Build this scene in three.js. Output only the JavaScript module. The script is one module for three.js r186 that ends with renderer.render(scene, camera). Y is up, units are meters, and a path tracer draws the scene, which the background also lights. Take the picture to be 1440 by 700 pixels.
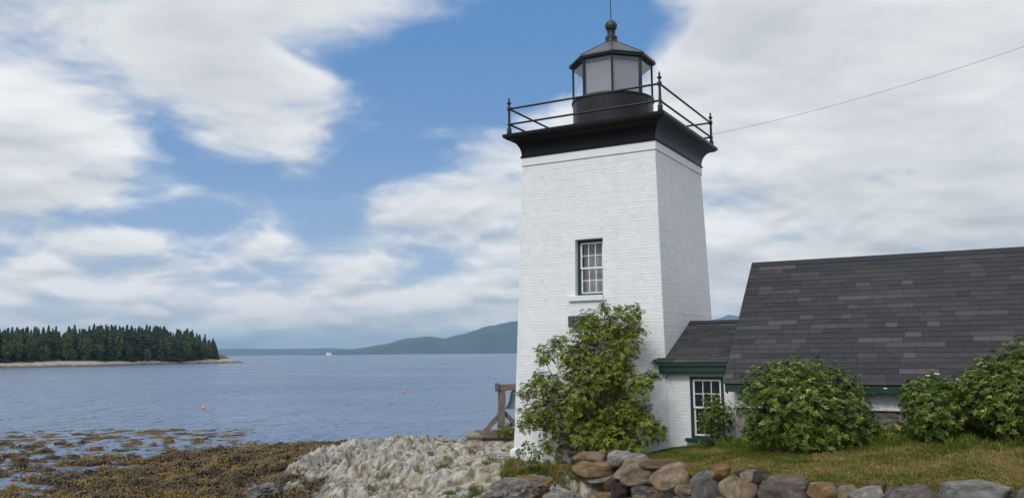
import * as THREE from 'three';
import { mergeGeometries } from 'three/addons/utils/BufferGeometryUtils.js';
import { RoundedBoxGeometry } from 'three/addons/geometries/RoundedBoxGeometry.js';
import { createNoise2D, createNoise3D } from 'simplex-noise';

/* ------------------------------------------------------------------ camera, sky, sun, exposure */
const scene = new THREE.Scene();
const F = 1209, PITCH = Math.atan(146 / F), ROLL = 0.009, EYE = 2.484;
const camera = new THREE.PerspectiveCamera(2 * Math.atan(350 / F) * 180 / Math.PI, 1440 / 700, 0.1, 60000);
camera.position.set(0, EYE, 0);
camera.rotation.order = 'YXZ';
camera.rotation.set(PITCH, 0, -ROLL);
scene.add(camera);
const renderer = new THREE.WebGLRenderer({ antialias: true });
renderer.toneMapping = THREE.LinearToneMapping;
renderer.toneMappingExposure = 1.0;
renderer.shadowMap.enabled = true;
const sunDir = new THREE.Vector3(-0.44, 0.80, 0.72).normalize();
const sun = new THREE.DirectionalLight(new THREE.Color(1.0, 0.955, 0.89), 1.6);
sun.position.copy(sunDir).multiplyScalar(120).add(new THREE.Vector3(0, 0, -22));
sun.target.position.set(0, 0, -22);
sun.castShadow = true; sun.shadow.radius = 36; sun.shadow.mapSize.set(4096, 4096);
Object.assign(sun.shadow.camera, { left: -60, right: 60, top: 60, bottom: -60, near: 1, far: 400 });
scene.add(sun, sun.target);
scene.fog = new THREE.FogExp2(new THREE.Color(0.42, 0.70, 1.0), 0.000075);

/* ------------------------------------------------------------------ helpers */
function rng(seed) { let s = seed | 0; return () => { s = (s + 0x6d2b79f5) | 0; let t = Math.imul(s ^ (s >>> 15), 1 | s); t = (t + Math.imul(t ^ (t >>> 7), 61 | t)) ^ t; return ((t ^ (t >>> 14)) >>> 0) / 4294967296; }; }
const R0 = rng(7), rr = (a, b, r = R0) => a + (b - a) * r();
const n2 = createNoise2D(rng(11)), n3 = createNoise3D(rng(12));
const clamp = (x, a = 0, b = 1) => Math.min(b, Math.max(a, x)), lerp = (a, b, t) => a + (b - a) * t;
const sstep = (a, b, x) => { const t = clamp((x - a) / (b - a)); return t * t * (3 - 2 * t); };
const fbm = (x, y, o = 4) => { let s = 0, a = 0.5; for (let i = 0; i < o; i++) { s += a * n2(x, y); x = x * 2.03 + 7.1; y = y * 2.03 - 3.7; a *= 0.5; } return s; };
const V = (x, y, z) => new THREE.Vector3(x, y, z);
const rgb = (r, g, b) => new THREE.Color().setRGB(r, g, b);
// a direction seen from the place where the photographer stands, and points along it
const cP = Math.cos(PITCH), sP = Math.sin(PITCH), cR = Math.cos(ROLL), sR = Math.sin(ROLL);
function sight(px, py) { const a = px - 720, b = 350 - py, u = a * cR + b * sR, v = -a * sR + b * cR; return V(u / F, (sP * F + cP * v) / F, -(cP * F - sP * v) / F); }
function at(px, py, depth) { const d = sight(px, py); return d.multiplyScalar(-depth / d.z).add(V(0, EYE, 0)); }
function onLevel(px, py, h) { const d = sight(px, py); return d.multiplyScalar((h - EYE) / d.y).add(V(0, EYE, 0)); }
const names = new Map();
function numbered(n) { const k = names.get(n) ?? 0; names.set(n, k + 1); return k ? n + '_' + String(k).padStart(3, '0') : n; }
function tag(o, label, category, group, kind) { o.userData.label = label; if (category) o.userData.category = category; if (group) o.userData.group = group; if (kind) o.userData.kind = kind; return o; }
function thing(name, label, category, pos = [0, 0, 0], turn = 0, group) { const g = new THREE.Group(); g.name = numbered(name); g.position.set(...pos); g.rotation.y = turn; scene.add(g); return tag(g, label, category, group); }
function mesh(name, geo, mat, parent = scene) { const m = new THREE.Mesh(Array.isArray(geo) ? merge(geo) : geo, mat); m.name = parent === scene ? numbered(name) : name; m.castShadow = m.receiveShadow = true; parent.add(m); return m; }
function struct(name, geo, mat, label, category) { const m = mesh(name, geo, mat); return tag(m, label, category, null, 'structure'); }
function merge(list) {
  const l = list.map((g) => { const k = g.index ? g.toNonIndexed() : g; for (const n of Object.keys(k.attributes)) if (!['position', 'normal', 'uv', 'color'].includes(n)) k.deleteAttribute(n); return k; });
  const col = l.some((g) => g.attributes.color);
  for (const g of l) { if (!g.attributes.uv) g.setAttribute('uv', new THREE.BufferAttribute(new Float32Array(g.attributes.position.count * 2), 2)); if (!col) g.deleteAttribute('color'); }
  return mergeGeometries(l);
}
const bx = (w, h, d, x = 0, y = 0, z = 0, rz = 0, rx = 0, ry = 0) => { const g = new THREE.BoxGeometry(w, h, d); if (rx || ry || rz) g.applyMatrix4(new THREE.Matrix4().makeRotationFromEuler(new THREE.Euler(rx, ry, rz))); return boxUV(g.translate(x, y, z)); };
const rbx = (w, h, d, r, x = 0, y = 0, z = 0) => boxUV(new RoundedBoxGeometry(w, h, d, 2, r).translate(x, y, z));
function boxUV(g, s = 1) { const p = g.attributes.position, n = g.attributes.normal, u = new Float32Array(p.count * 2); for (let i = 0; i < p.count; i++) { const ax = Math.abs(n.getX(i)), ay = Math.abs(n.getY(i)), az = Math.abs(n.getZ(i)); if (az >= ax && az >= ay) { u[2 * i] = p.getX(i); u[2 * i + 1] = p.getY(i); } else if (ax >= ay) { u[2 * i] = p.getZ(i); u[2 * i + 1] = p.getY(i); } else { u[2 * i] = p.getX(i); u[2 * i + 1] = p.getZ(i); } } for (let i = 0; i < u.length; i++) u[i] *= s; g.setAttribute('uv', new THREE.BufferAttribute(u, 2)); return g; }
function bar(a, b, r0, r1 = r0, seg = 8) { const d = b.clone().sub(a), L = d.length(), g = new THREE.CylinderGeometry(r1, r0, L, seg); g.applyQuaternion(new THREE.Quaternion().setFromUnitVectors(V(0, 1, 0), d.normalize())); return g.translate((a.x + b.x) / 2, (a.y + b.y) / 2, (a.z + b.z) / 2); }
function beam(a, b, w, h) { const d = b.clone().sub(a), L = d.length(), g = new RoundedBoxGeometry(w, L, h, 1, 0.012); boxUV(g); g.applyQuaternion(new THREE.Quaternion().setFromUnitVectors(V(0, 1, 0), d.normalize())); return g.translate((a.x + b.x) / 2, (a.y + b.y) / 2, (a.z + b.z) / 2); }
// triangle soup
class Soup {
  constructor() { this.p = []; this.c = []; this.u = []; }
  tri(a, b, c, col) { this.p.push(a.x, a.y, a.z, b.x, b.y, b.z, c.x, c.y, c.z); if (col) for (let i = 0; i < 3; i++) this.c.push(col.r, col.g, col.b); }
  quad(a, b, c, d, col) { this.tri(a, b, c, col); this.tri(a, c, d, col); }
  geo() { const g = new THREE.BufferGeometry(); g.setAttribute('position', new THREE.Float32BufferAttribute(this.p, 3)); if (this.c.length) g.setAttribute('color', new THREE.Float32BufferAttribute(this.c, 3)); g.computeVertexNormals(); boxUV(g); return g; }
}
/* textures: plain grain, never light */
function noiseTex(size, f, srgb = true) {
  const d = new Uint8Array(size * size * 4);
  for (let y = 0; y < size; y++) for (let x = 0; x < size; x++) { const c = f(x / size, y / size, x, y); const i = (y * size + x) * 4; d[i] = clamp(c[0]) * 255; d[i + 1] = clamp(c[1]) * 255; d[i + 2] = clamp(c[2]) * 255; d[i + 3] = 255; }
  const t = new THREE.DataTexture(d, size, size); t.wrapS = t.wrapT = THREE.RepeatWrapping; t.magFilter = THREE.LinearFilter; t.minFilter = THREE.LinearMipmapLinearFilter; t.generateMipmaps = true; if (srgb) t.colorSpace = THREE.SRGBColorSpace; t.needsUpdate = true; return t;
}
// noise that repeats after one tile
const tn = (u, v, f, s = 0) => { const a = u * 2 * Math.PI, b = v * 2 * Math.PI, k = f / (2 * Math.PI); return 0.5 * (n3(Math.cos(a) * k + s, Math.sin(a) * k, Math.cos(b) * k * 1.01 + s) + n3(Math.sin(b) * k - s, Math.cos(a) * k + 9 + s, Math.sin(a) * k + Math.cos(b) * k)); };
const TR = rng(31);
const paintTex = noiseTex(512, (u, v) => { const k = 0.965 + 0.022 * tn(u, v, 6) + 0.016 * tn(u, v, 24, 3) + 0.014 * (TR() - 0.5) - 0.03 * sstep(0.4, 0.75, tn(u, v, 11, 8)); return [k, k, k * 0.992]; });
paintTex.repeat.set(1 / 2.6, 1 / 2.6);
const grainTex = noiseTex(256, () => { const k = 0.72 + 0.28 * TR(); return [k, k, k]; });
const bumpTex = noiseTex(512, (u, v) => { const k = 0.5 + 0.28 * tn(u, v, 10) + 0.2 * tn(u, v, 32, 4) + 0.14 * tn(u, v, 90, 6) + 0.1 * (TR() - 0.5); return [k, k, k]; }, false);
const woodTex = noiseTex(256, (u, v) => { const k = 0.72 + 0.2 * n2(u * 34, v * 1.5) + 0.12 * n2(u * 90, v * 4) + 0.06 * TR(); return [k, k * 0.97, k * 0.93]; });
const scaled = (t, s) => { const c = t.clone(); c.repeat.set(s, s); c.needsUpdate = true; return c; };
const std = (o) => new THREE.MeshStandardMaterial({ roughness: 0.8, ...o });
const M = {
  white: std({ color: rgb(0.79, 0.805, 0.82), map: paintTex, roughness: 0.62, bumpMap: scaled(bumpTex, 1.1), bumpScale: 0.002 }),
  trim: std({ color: rgb(0.8, 0.8, 0.79), roughness: 0.5 }),
  black: new THREE.MeshPhysicalMaterial({ color: rgb(0.009, 0.009, 0.010), specularIntensity: 0.3, roughness: 0.36, bumpMap: scaled(bumpTex, 0.8), bumpScale: 0.004 }),
  iron: std({ color: rgb(0.012, 0.012, 0.014), roughness: 0.5 }),
  lanternMetal: new THREE.MeshPhysicalMaterial({ color: rgb(0.014, 0.014, 0.018), roughness: 0.36, specularIntensity: 0.6, bumpMap: scaled(bumpTex, 0.9), bumpScale: 0.003 }),
  slateRoof: std({ color: rgb(0.085, 0.088, 0.095), roughness: 0.45, metalness: 0.15 }),
  verdigris: std({ color: rgb(0.022, 0.035, 0.03), roughness: 0.5 }),
  green: std({ color: rgb(0.004, 0.034, 0.019), roughness: 0.5 }),
  ceiling: std({ color: rgb(0.42, 0.42, 0.42), roughness: 0.8 }),
  frosted: new THREE.MeshPhysicalMaterial({ color: rgb(0.5, 0.51, 0.52), transmission: 0.6, thickness: 0, roughness: 1, ior: 1.5 }),
  glass: new THREE.MeshPhysicalMaterial({ color: 0xffffff, transmission: 1, thickness: 0, roughness: 0.02, ior: 1.5 }),
  curtain: std({ color: rgb(0.36, 0.36, 0.36), roughness: 1, bumpMap: scaled(bumpTex, 2), bumpScale: 0.01 }),
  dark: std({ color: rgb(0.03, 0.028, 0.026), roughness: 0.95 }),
  shade: std({ color: rgb(0.42, 0.43, 0.44), roughness: 0.95 }),
  plaque: std({ color: rgb(0.075, 0.07, 0.07), roughness: 0.6, bumpMap: scaled(bumpTex, 3), bumpScale: 0.004 }),
  timber: std({ color: rgb(0.30, 0.255, 0.215), map: woodTex, roughness: 0.9, bumpMap: woodTex, bumpScale: 0.006 }),
  concrete: std({ color: rgb(0.36, 0.31, 0.25), roughness: 0.95, map: scaled(grainTex, 3), bumpMap: scaled(bumpTex, 1.2), bumpScale: 0.02 }),
  bell: std({ color: rgb(0.05, 0.085, 0.08), roughness: 0.5, metalness: 0.4 }),
  wire: std({ color: rgb(0.34, 0.34, 0.34), roughness: 0.7 }),
};
/* ------------------------------------------------------------------ sky */
{
  const W = 4096, H = 2048, data = new Float32Array(W * H * 4);
  // fast value noise on a shuffled table
  const T = new Float32Array(65536), rs = rng(77); for (let i = 0; i < 65536; i++) T[i] = rs() * 2 - 1;
  const hash = (a, b) => T[((a * 374761393 + b * 668265263) ^ ((a * 374761393 + b * 668265263) >> 13)) & 65535];
  const vn = (x, y) => { const xi = Math.floor(x), yi = Math.floor(y), fx = x - xi, fy = y - yi, u = fx * fx * fx * (fx * (fx * 6 - 15) + 10), v = fy * fy * fy * (fy * (fy * 6 - 15) + 10); const a = hash(xi, yi), b = hash(xi + 1, yi), c = hash(xi, yi + 1), d = hash(xi + 1, yi + 1); return a + (b - a) * u + (c - a) * v + (a - b - c + d) * u * v; };
  const fb = (x, y, o, g = 0.52) => { let s = 0, a = 0.5; for (let i = 0; i < o; i++) { s += a * vn(x, y); const t = x * 1.62 - y * 1.21 + 5.3; y = x * 1.21 + y * 1.62 - 2.1; x = t; a *= g; } return s; };
  const puff = (x, y, o) => { let s = 0, a = 0.5; for (let i = 0; i < o; i++) { s += a * (1 - 2.6 * Math.abs(vn(x, y))); const t = x * 1.62 - y * 1.21 + 5.3; y = x * 1.21 + y * 1.62 - 2.1; x = t; a *= 0.5; } return s; };
  // how much cloud stands in each part of the sky over the bay: columns run from left to right, rows from 22 degrees up down to the sea
  const cover = ['8788863210489999', '5688751000699999', '8578620011899999', '9637731156999999', '9825712678999999', '9953313788999999', '6311136888879999', '7875656788999999', '7665475788999999', '7777778888999999', '8888888888888888'].map((r) => [...r].map((c) => +c / 9));
  const cell = (i, j) => cover[clamp(j, 0, 10)][clamp(i, 0, 15)];
  const cub = (a, b, c, d, t) => b + 0.5 * t * (c - a + t * (2 * a - 5 * b + 4 * c - d + t * (3 * (b - c) + d - a)));
  function covered(gx, gy) { const u = gx / 90 - 0.5, v = gy / 45 - 0.5, i = Math.floor(u), j = Math.floor(v), fu = u - i, fv = v - j, r = []; for (let k = -1; k < 3; k++) r.push(cub(cell(i - 1, j + k), cell(i, j + k), cell(i + 1, j + k), cell(i + 2, j + k), fu)); return clamp(cub(...r, fv)); }
  const sx = sunDir.x, sy = sunDir.y, sz = sunDir.z;
  function density(x, y, z) {
    const k = 1 / (y + 0.20), qx = x * k, qz = z * k;
    const wx = fb(qx * 2.4 + 3, qz * 2.4, 3), wz = fb(qx * 2.4 - 8, qz * 2.4 + 5, 3);
    const n = fb(qx * 3.1 + wx * 0.5 + 1.7, qz * 3.1 + wz * 0.5 + 4.2, 8, 0.6), pf = puff(qx * 4.2 + wx * 0.5 + 11, qz * 4.2 + wz * 0.5, 5);
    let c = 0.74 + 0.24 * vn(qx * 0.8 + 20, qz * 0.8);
    if (z < -0.2) {
      const yy = cP * y + sP * z, dd = -cP * z + sP * y;   // tilt of the chart over the bay
      const gx = 720 + F * x / dd, gy = 350 - F * yy / dd;
      const w = sstep(-190, 0, gx) * sstep(1630, 1440, gx) * sstep(-150, 0, gy);
      if (w > 0) c = lerp(c, covered(gx + wx * 42, gy + wz * 26), w);
    }
    const az = Math.atan2(x, -z), low = Math.exp(-y * 7), heap = puff(az * 9 + wx * 0.3 + 31, y * 21 + wz * 0.3, 6) + 0.5 * fb(az * 16 - 7, y * 30, 4);   // heaped clouds stand upright low down
    return (c - 0.5) * 1.65 + n * lerp(0.78, 0.36, low) + pf * lerp(0.2, 0.08, low) + heap * 0.85 * low;
  }
  const R0r = Math.floor(H / 2) - 10, NR = H - R0r, D = new Float32Array(NR * W), dirs = new Float32Array(W * 2);
  for (let col = 0; col < W; col++) { const az = ((col + 0.5) / W - 0.5) * 2 * Math.PI; dirs[col * 2] = Math.cos(az); dirs[col * 2 + 1] = Math.sin(az); }
  for (let q = 0; q < NR; q++) { const el = (q + R0r + 0.5) / H * Math.PI - Math.PI / 2, y = Math.max(Math.sin(el), 0), ce = Math.cos(el); for (let col = 0; col < W; col++) D[q * W + col] = density(dirs[col * 2] * ce, y, dirs[col * 2 + 1] * ce); }
  const Dat = (q, col) => D[Math.min(q, NR - 1) * W + (col + W) % W];
  for (let row = 0; row < H; row++) {
    const el = (row + 0.5) / H * Math.PI - Math.PI / 2, y = Math.sin(el), ce = Math.cos(el), q = row - R0r;
    for (let col = 0; col < W; col++) {
      const x = dirs[col * 2] * ce, z = dirs[col * 2 + 1] * ce, o = (row * W + col) * 4;
      data[o + 3] = 1;
      if (q < 0) { data[o] = 0.24; data[o + 1] = 0.30; data[o + 2] = 0.36; continue; }
      const yc = Math.max(y, 0), cs = x * sx + y * sy + z * sz;
      // clear air: deep blue overhead, pale at the sea
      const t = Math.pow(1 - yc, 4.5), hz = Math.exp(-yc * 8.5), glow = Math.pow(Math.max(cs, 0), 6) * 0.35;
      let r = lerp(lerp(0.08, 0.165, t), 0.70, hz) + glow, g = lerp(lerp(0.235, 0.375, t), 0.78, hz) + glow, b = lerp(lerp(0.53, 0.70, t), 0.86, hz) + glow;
      const d = D[q * W + col], a = sstep(-0.42, 0.58, d);
      if (a > 0) {
        const u1 = Dat(q + 7, col), u2 = Dat(q + 20, col + 6), k = 1 / (yc + 0.16);
        const big = vn(x * k * 1.6 + 40, z * k * 1.6 - 9), band = fb(x * k * 2.2 + 9, z * k * 5, 4);
        const lit = clamp((d - u1) * 0.55 + (d - u2) * 0.38, -0.6, 0.75), low = Math.exp(-yc * 9);
        const thick = sstep(0.2, 1.3, d);
        let w = 0.82 - 0.16 * thick * (0.65 + 0.9 * big) + lit * lerp(0.19, 0.62, low) + 0.15 * band - 0.03 * low;
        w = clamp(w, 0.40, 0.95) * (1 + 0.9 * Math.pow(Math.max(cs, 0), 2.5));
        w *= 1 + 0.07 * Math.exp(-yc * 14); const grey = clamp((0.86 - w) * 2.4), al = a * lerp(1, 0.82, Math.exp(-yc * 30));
        r = lerp(r, w * (0.985 - 0.09 * grey), al); g = lerp(g, w * (1 - 0.025 * grey), al); b = lerp(b, w * (1.01 + 0.055 * grey), al);
      }
      const pale = Math.exp(-yc * 20); data[o] = r * (1 + 0.42 * pale); data[o + 1] = g * (1 + 0.26 * pale); data[o + 2] = b * (1 + 0.12 * pale);   // brighter air low over the sea
    }
  }
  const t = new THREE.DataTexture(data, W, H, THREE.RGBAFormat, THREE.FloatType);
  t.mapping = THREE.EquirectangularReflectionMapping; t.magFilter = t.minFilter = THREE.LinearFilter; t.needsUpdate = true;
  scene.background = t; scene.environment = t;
}
console.log('sky');

/* ------------------------------------------------------------------ land: heights by surveyed points */
const SEA = -2.0, YAW = -0.516, TX = 2.716, TZ = -22.186, cY = Math.cos(YAW), sY = Math.sin(YAW);
const toWorld = (lx, h, lz) => V(TX + lx * cY + lz * sY, h, TZ - lx * sY + lz * cY);
const toLocal = (x, z) => [(x - TX) * cY - (z - TZ) * sY, (x - TX) * sY + (z - TZ) * cY];
const survey = [];
for (const [px, py, h] of [[720, 652, -.02], [700, 640, -.05], [690, 614, -.18], [650, 621, -.27], [600, 619, -.32], [560, 622, -.42], [520, 628, -.6], [480, 634, -.8], [440, 648, -.88], [430, 660, -1.0],
  [500, 650, -.62], [560, 640, -.42], [470, 680, -.95], [520, 690, -.72], [440, 695, -1.2], [600, 660, -.36], [600, 700, -.5], [660, 660, -.2], [660, 690, -.3], [700, 690, -.26], [760, 690, -.22], [800, 692, -.25], [760, 664, -.02], [800, 662, 0], [640, 640, -.2],
  [330, 706, -1.9], [280, 716, -1.95], [200, 716, -1.98], [360, 722, -1.85], [405, 722, -1.72], [455, 725, -1.45], [405, 676, -1.6], [375, 700, -1.75], [410, 700, -1.5], [330, 690, -1.85], [300, 655, -1.62], [350, 645, -1.5], [400, 640, -1.55], [450, 636, -1.5], [500, 630, -1.35], [330, 640, -1.62], [260, 658, -1.8], [200, 675, -1.95], [150, 692, -1.96], [90, 698, -2.0], [250, 695, -1.87], [180, 660, -2.02], [60, 670, -2.02],
  [0, 690, -2.02], [0, 650, -2.02], [120, 640, -2.03], [250, 635, -2.035], [350, 628, -2.04], [100, 615, -2.02], [0, 618, -2.03], [300, 612, -2.02], [400, 622, -2.06], [200, 612, -2.01], [180, 626, -2.04], [60, 630, -2.03], [-80, 650, -2.03], [-80, 700, -1.95], [450, 622, -2.4], [150, 600, -2.7], [0, 600, -2.8], [350, 603, -2.8], [450, 606, -3], [550, 600, -3.4], [600, 598, -3.6], [680, 590, -4], [-150, 610, -2.6], [300, 580, -4], [0, 575, -4], [600, 570, -5]]) { const p = onLevel(px, py, h); survey.push([p.x, p.z, h, 1]); }
for (const p of [[-12, -16, -1.9], [-7, -16, -1.95], [-5, -17.5, -1.8], [-4, -14, -1.7], [0, -13, -.8], [4, -11, -.5], [8, -10, -.3], [0, -8, -1], [-8, -8, -1.8], [-16, -12, -2.1], [-20, -20, -2.05], [0, 0, -.9], [8, 0, -.5], [-10, 2, -2], [2.7, -22, -.05], [5, -22, 0], [1, -25, -.1], [4, -27, -.1], [9, -22, .1], [9, -30, -.2], [16, -24, .1], [16, -14, .2], [14, -8, 0], [24, -20, .1], [24, -34, -.3], [14, -38, -1.5], [4, -33, -1.2], [0, -33, -2.6], [-4, -35, -3], [4, -40, -3.4], [20, -46, -3], [34, -30, -1], [30, -5, 0], [30, 10, 0], [-30, -8, -2.6], [-40, -30, -3], [-55, -50, -5], [0, -60, -7], [30, -60, -6], [-30, 10, -3], [10, 12, -.4]]) survey.push([p[0], p[1], p[2], 1.5]);
for (const [x, z] of [[0.95, -17.7], [1.15, -17.0], [1.5, -16.4], [1.5, -17.3], [2.0, -16.8], [2.6, -16.2], [3.2, -15.4], [3.8, -14.4], [4.4, -13.6], [5.2, -12.9], [6.4, -12.3], [1.9, -15.8], [2.8, -14.6], [3.8, -13]]) survey.push([x, z, -0.72, 2.2]);
function baseHeight(x, z) { let s = 0, w = 0; for (const p of survey) { const dx = x - p[0], dz = z - p[1], d = dx * dx + dz * dz + 0.12, k = p[3] / (d * d); s += k * p[2]; w += k; } return s / w; }
const ridged = (x, y, o) => { let s = 0, a = 0.5; for (let i = 0; i < o; i++) { s += a * (1 - 2 * Math.abs(n2(x, y))); const t = x * 1.7 - y * 1.1 + 3.1; y = x * 1.1 + y * 1.7 + 1.3; x = t; a *= 0.52; } return s; };
const cellRand = (a, b, s) => { let t = Math.imul(a * 73 + s * 911 + 13, 0x2c1b3c6d) ^ Math.imul(b * 131 + s * 37 + 7, 0x297a2d39); t = Math.imul(t ^ (t >>> 15), 0x85ebca6b); t = Math.imul(t ^ (t >>> 13), 0xc2b2ae35); return ((t ^ (t >>> 16)) >>> 0) / 4294967296; };
function landHeight(x, z) {
  const b = baseHeight(x, z), dry = sstep(-1.55, -1.05, b), wet = 1 - dry;
  const [lx, lz] = toLocal(x, z), nearTower = sstep(3.4, 2.2, Math.max(Math.abs(lx), Math.abs(lz)));
  const jag = sstep(0.5, -3.5, x) * 0.8 + 0.25;
  let h = b;
  const c1 = x * 0.62 + z * 0.78, c2 = x * 0.78 - z * 0.62;                       // cleavage of the ledge runs aslant
  const crag = (sc, el, sd) => {                                                      // broken facets with cracks between them
    const u = c1 / sc + 0.35 * n2(x * 0.9 / sc + sd, z * 0.9 / sc), v = c2 / (sc * el) + 0.35 * n2(x * 0.8 / sc, z * 0.8 / sc - sd), iu = Math.floor(u), iv = Math.floor(v); let f1 = 9, f2 = 9, hh = 0, du = 0, dv = 0, ta = 0, tb = 0;
    for (let i = -1; i < 2; i++) for (let j = -1; j < 2; j++) { const a = iu + i, q = iv + j, h1 = cellRand(a, q, sd), h2 = cellRand(a, q, sd + 17), ex = u - (a + h1), ey = v - (q + h2), d = ex * ex + ey * ey; if (d < f1) { f2 = f1; f1 = d; hh = cellRand(a, q, sd + 5); du = ex; dv = ey; ta = cellRand(a, q, sd + 9) - 0.5; tb = cellRand(a, q, sd + 11) - 0.5; } else if (d < f2) f2 = d; }
    return (hh - 0.5) + du * ta * 1.7 + dv * tb * 1.3 - 0.46 * (1 - sstep(0, 0.2, Math.sqrt(f2) - Math.sqrt(f1)));
  };
  if (dry > 0 && nearTower < 1) h += dry * jag * (1 - nearTower) * (0.16 * ridged(c1 * 0.5, c2 * 0.2, 2) + 0.27 * crag(0.85, 2.6, 3) + 0.17 * crag(0.32, 2.2, 8) + 0.085 * crag(0.14, 1.7, 13) + 0.012 * n2(x * 15, z * 15));
  const st = 0.085, ft = h / st + 0.25 * n2(x * 0.8, z * 0.8), terr = (Math.floor(ft) + sstep(0.55, 1, ft - Math.floor(ft))) * st;   // thin bedding steps
  h = lerp(h, terr, dry * 0.45 * sstep(-4, -0.5, x) * (1 - nearTower));
  const weedy = wet * sstep(-2.9, -2.2, b);
  h += weedy * (0.13 * fbm(x * 0.5 + 3, z * 0.75, 3) + 0.17 * fbm(x * 1.3, z * 1.6, 2) * sstep(-2.05, -1.8, b) + 0.035 * n2(x * 5, z * 5) + 0.02 * n2(x * 13, z * 13));
  if (wet > 0.5 && b < -1.96) h += 0.0 + 0.075 * fbm(x * 0.42 + 50, z * 0.6, 4) + 0.024 * n2(x * 2.2, z * 3.5);
  return h;
}
const axis = (...spans) => { const a = []; for (const [f, t, s] of spans) for (let v = f; v < t - s * 0.5; v += s) a.push(v); a.push(spans[spans.length - 1][1]); return a; };
function sheet(xs, zs, hf, cf) {
  const nx = xs.length, nz = zs.length, p = new Float32Array(nx * nz * 3), c = new Float32Array(nx * nz * 3), u = new Float32Array(nx * nz * 2), idx = new Uint32Array((nx - 1) * (nz - 1) * 6);
  let q = 0; for (let j = 0; j < nz; j++) for (let i = 0; i < nx; i++) { const k = j * nx + i; p[k * 3] = xs[i]; p[k * 3 + 1] = hf(xs[i], zs[j]); p[k * 3 + 2] = zs[j]; u[k * 2] = xs[i]; u[k * 2 + 1] = zs[j]; if (i < nx - 1 && j < nz - 1) { idx[q++] = k; idx[q++] = k + nx; idx[q++] = k + 1; idx[q++] = k + 1; idx[q++] = k + nx; idx[q++] = k + nx + 1; } }
  const g = new THREE.BufferGeometry(); g.setAttribute('position', new THREE.BufferAttribute(p, 3)); g.setAttribute('uv', new THREE.BufferAttribute(u, 2)); g.setIndex(new THREE.BufferAttribute(idx, 1)); g.computeVertexNormals();
  if (cf) { for (let k = 0; k < nx * nz; k++) { const v = cf(p[k * 3], p[k * 3 + 1], p[k * 3 + 2], g.attributes.normal.getY(k)); c[k * 3] = v[0]; c[k * 3 + 1] = v[1]; c[k * 3 + 2] = v[2]; } g.setAttribute('color', new THREE.BufferAttribute(c, 3)); }
  return g;
}
const mix3 = (a, b, t) => [lerp(a[0], b[0], t), lerp(a[1], b[1], t), lerp(a[2], b[2], t)];
function landColour(x, h, z) {
  const b = h + 0.25 * fbm(x * 0.9, z * 0.9, 3), weed = sstep(-1.12, -1.3, b);
  let c = mix3([0.39, 0.37, 0.32], [0.57, 0.545, 0.48], clamp(0.5 + 1.1 * fbm(x * 2.6, z * 2.6, 5)));
  c = mix3(c, [0.33, 0.255, 0.15], 0.7 * sstep(0.08, 0.36, fbm(x * 1.1 + 30, z * 1.1, 4)));
  c = mix3(c, [0.13, 0.125, 0.12], 0.75 * sstep(0.1, 0.3, fbm(x * 3.1 - 12, z * 3.1 + 5, 4)));
  c = mix3(c, [0.33, 0.17, 0.035], 0.8 * sstep(0.2, 0.36, fbm(x * 2.6 + 60, z * 2.6 - 8, 4)) * sstep(-3.5, 0.5, x));
  c = mix3(c, [0.10, 0.12, 0.035], 0.85 * sstep(0.26, 0.38, fbm(x * 1.7 - 40, z * 1.7 + 18, 4)) * sstep(-7, -2, x));
  const g = 0.5 + fbm(x * 1.2 + 9, z * 1.2, 4);
  let w = mix3([0.04, 0.03, 0.014], [0.165, 0.10, 0.022], clamp(0.5 + 1.6 * fbm(x * 0.5 + 9, z * 0.5, 4)));
  w = mix3(w, [0.03, 0.028, 0.026], 0.8 * sstep(0.12, 0.3, fbm(x * 0.8 - 5, z * 0.8 + 2, 3)) * sstep(-1.85, -1.5, h));
  c = mix3(c, [0.16, 0.15, 0.14], sstep(-0.95, -1.15, b) * (1 - weed) * 0.8);
  return mix3(c, w, weed);
}
M.rockLand = std({ color: 0xffffff, vertexColors: true, roughness: 0.92, flatShading: true, bumpMap: scaled(bumpTex, 1.9), bumpScale: 0.03 });
M.land = new THREE.MeshPhysicalMaterial({ color: 0xffffff, vertexColors: true, roughness: 0.95, specularIntensity: 0.2, bumpMap: scaled(bumpTex, 1.3), bumpScale: 0.03 });
struct('rocky_shore', sheet(axis([-62, -30, 1], [-30, -9.5, 0.13], [-9.5, 3.5, 0.05], [3.5, 36, 0.8]), axis([-62, -54, 1], [-54, -31, 0.14], [-31, -15.5, 0.05], [-15.5, -9, 0.2], [-9, 14, 0.8]), landHeight, landColour), M.rockLand, 'pale rugged rock ledge running down to brown seaweed at the water', 'rock ledge');
console.log('land');

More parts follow.
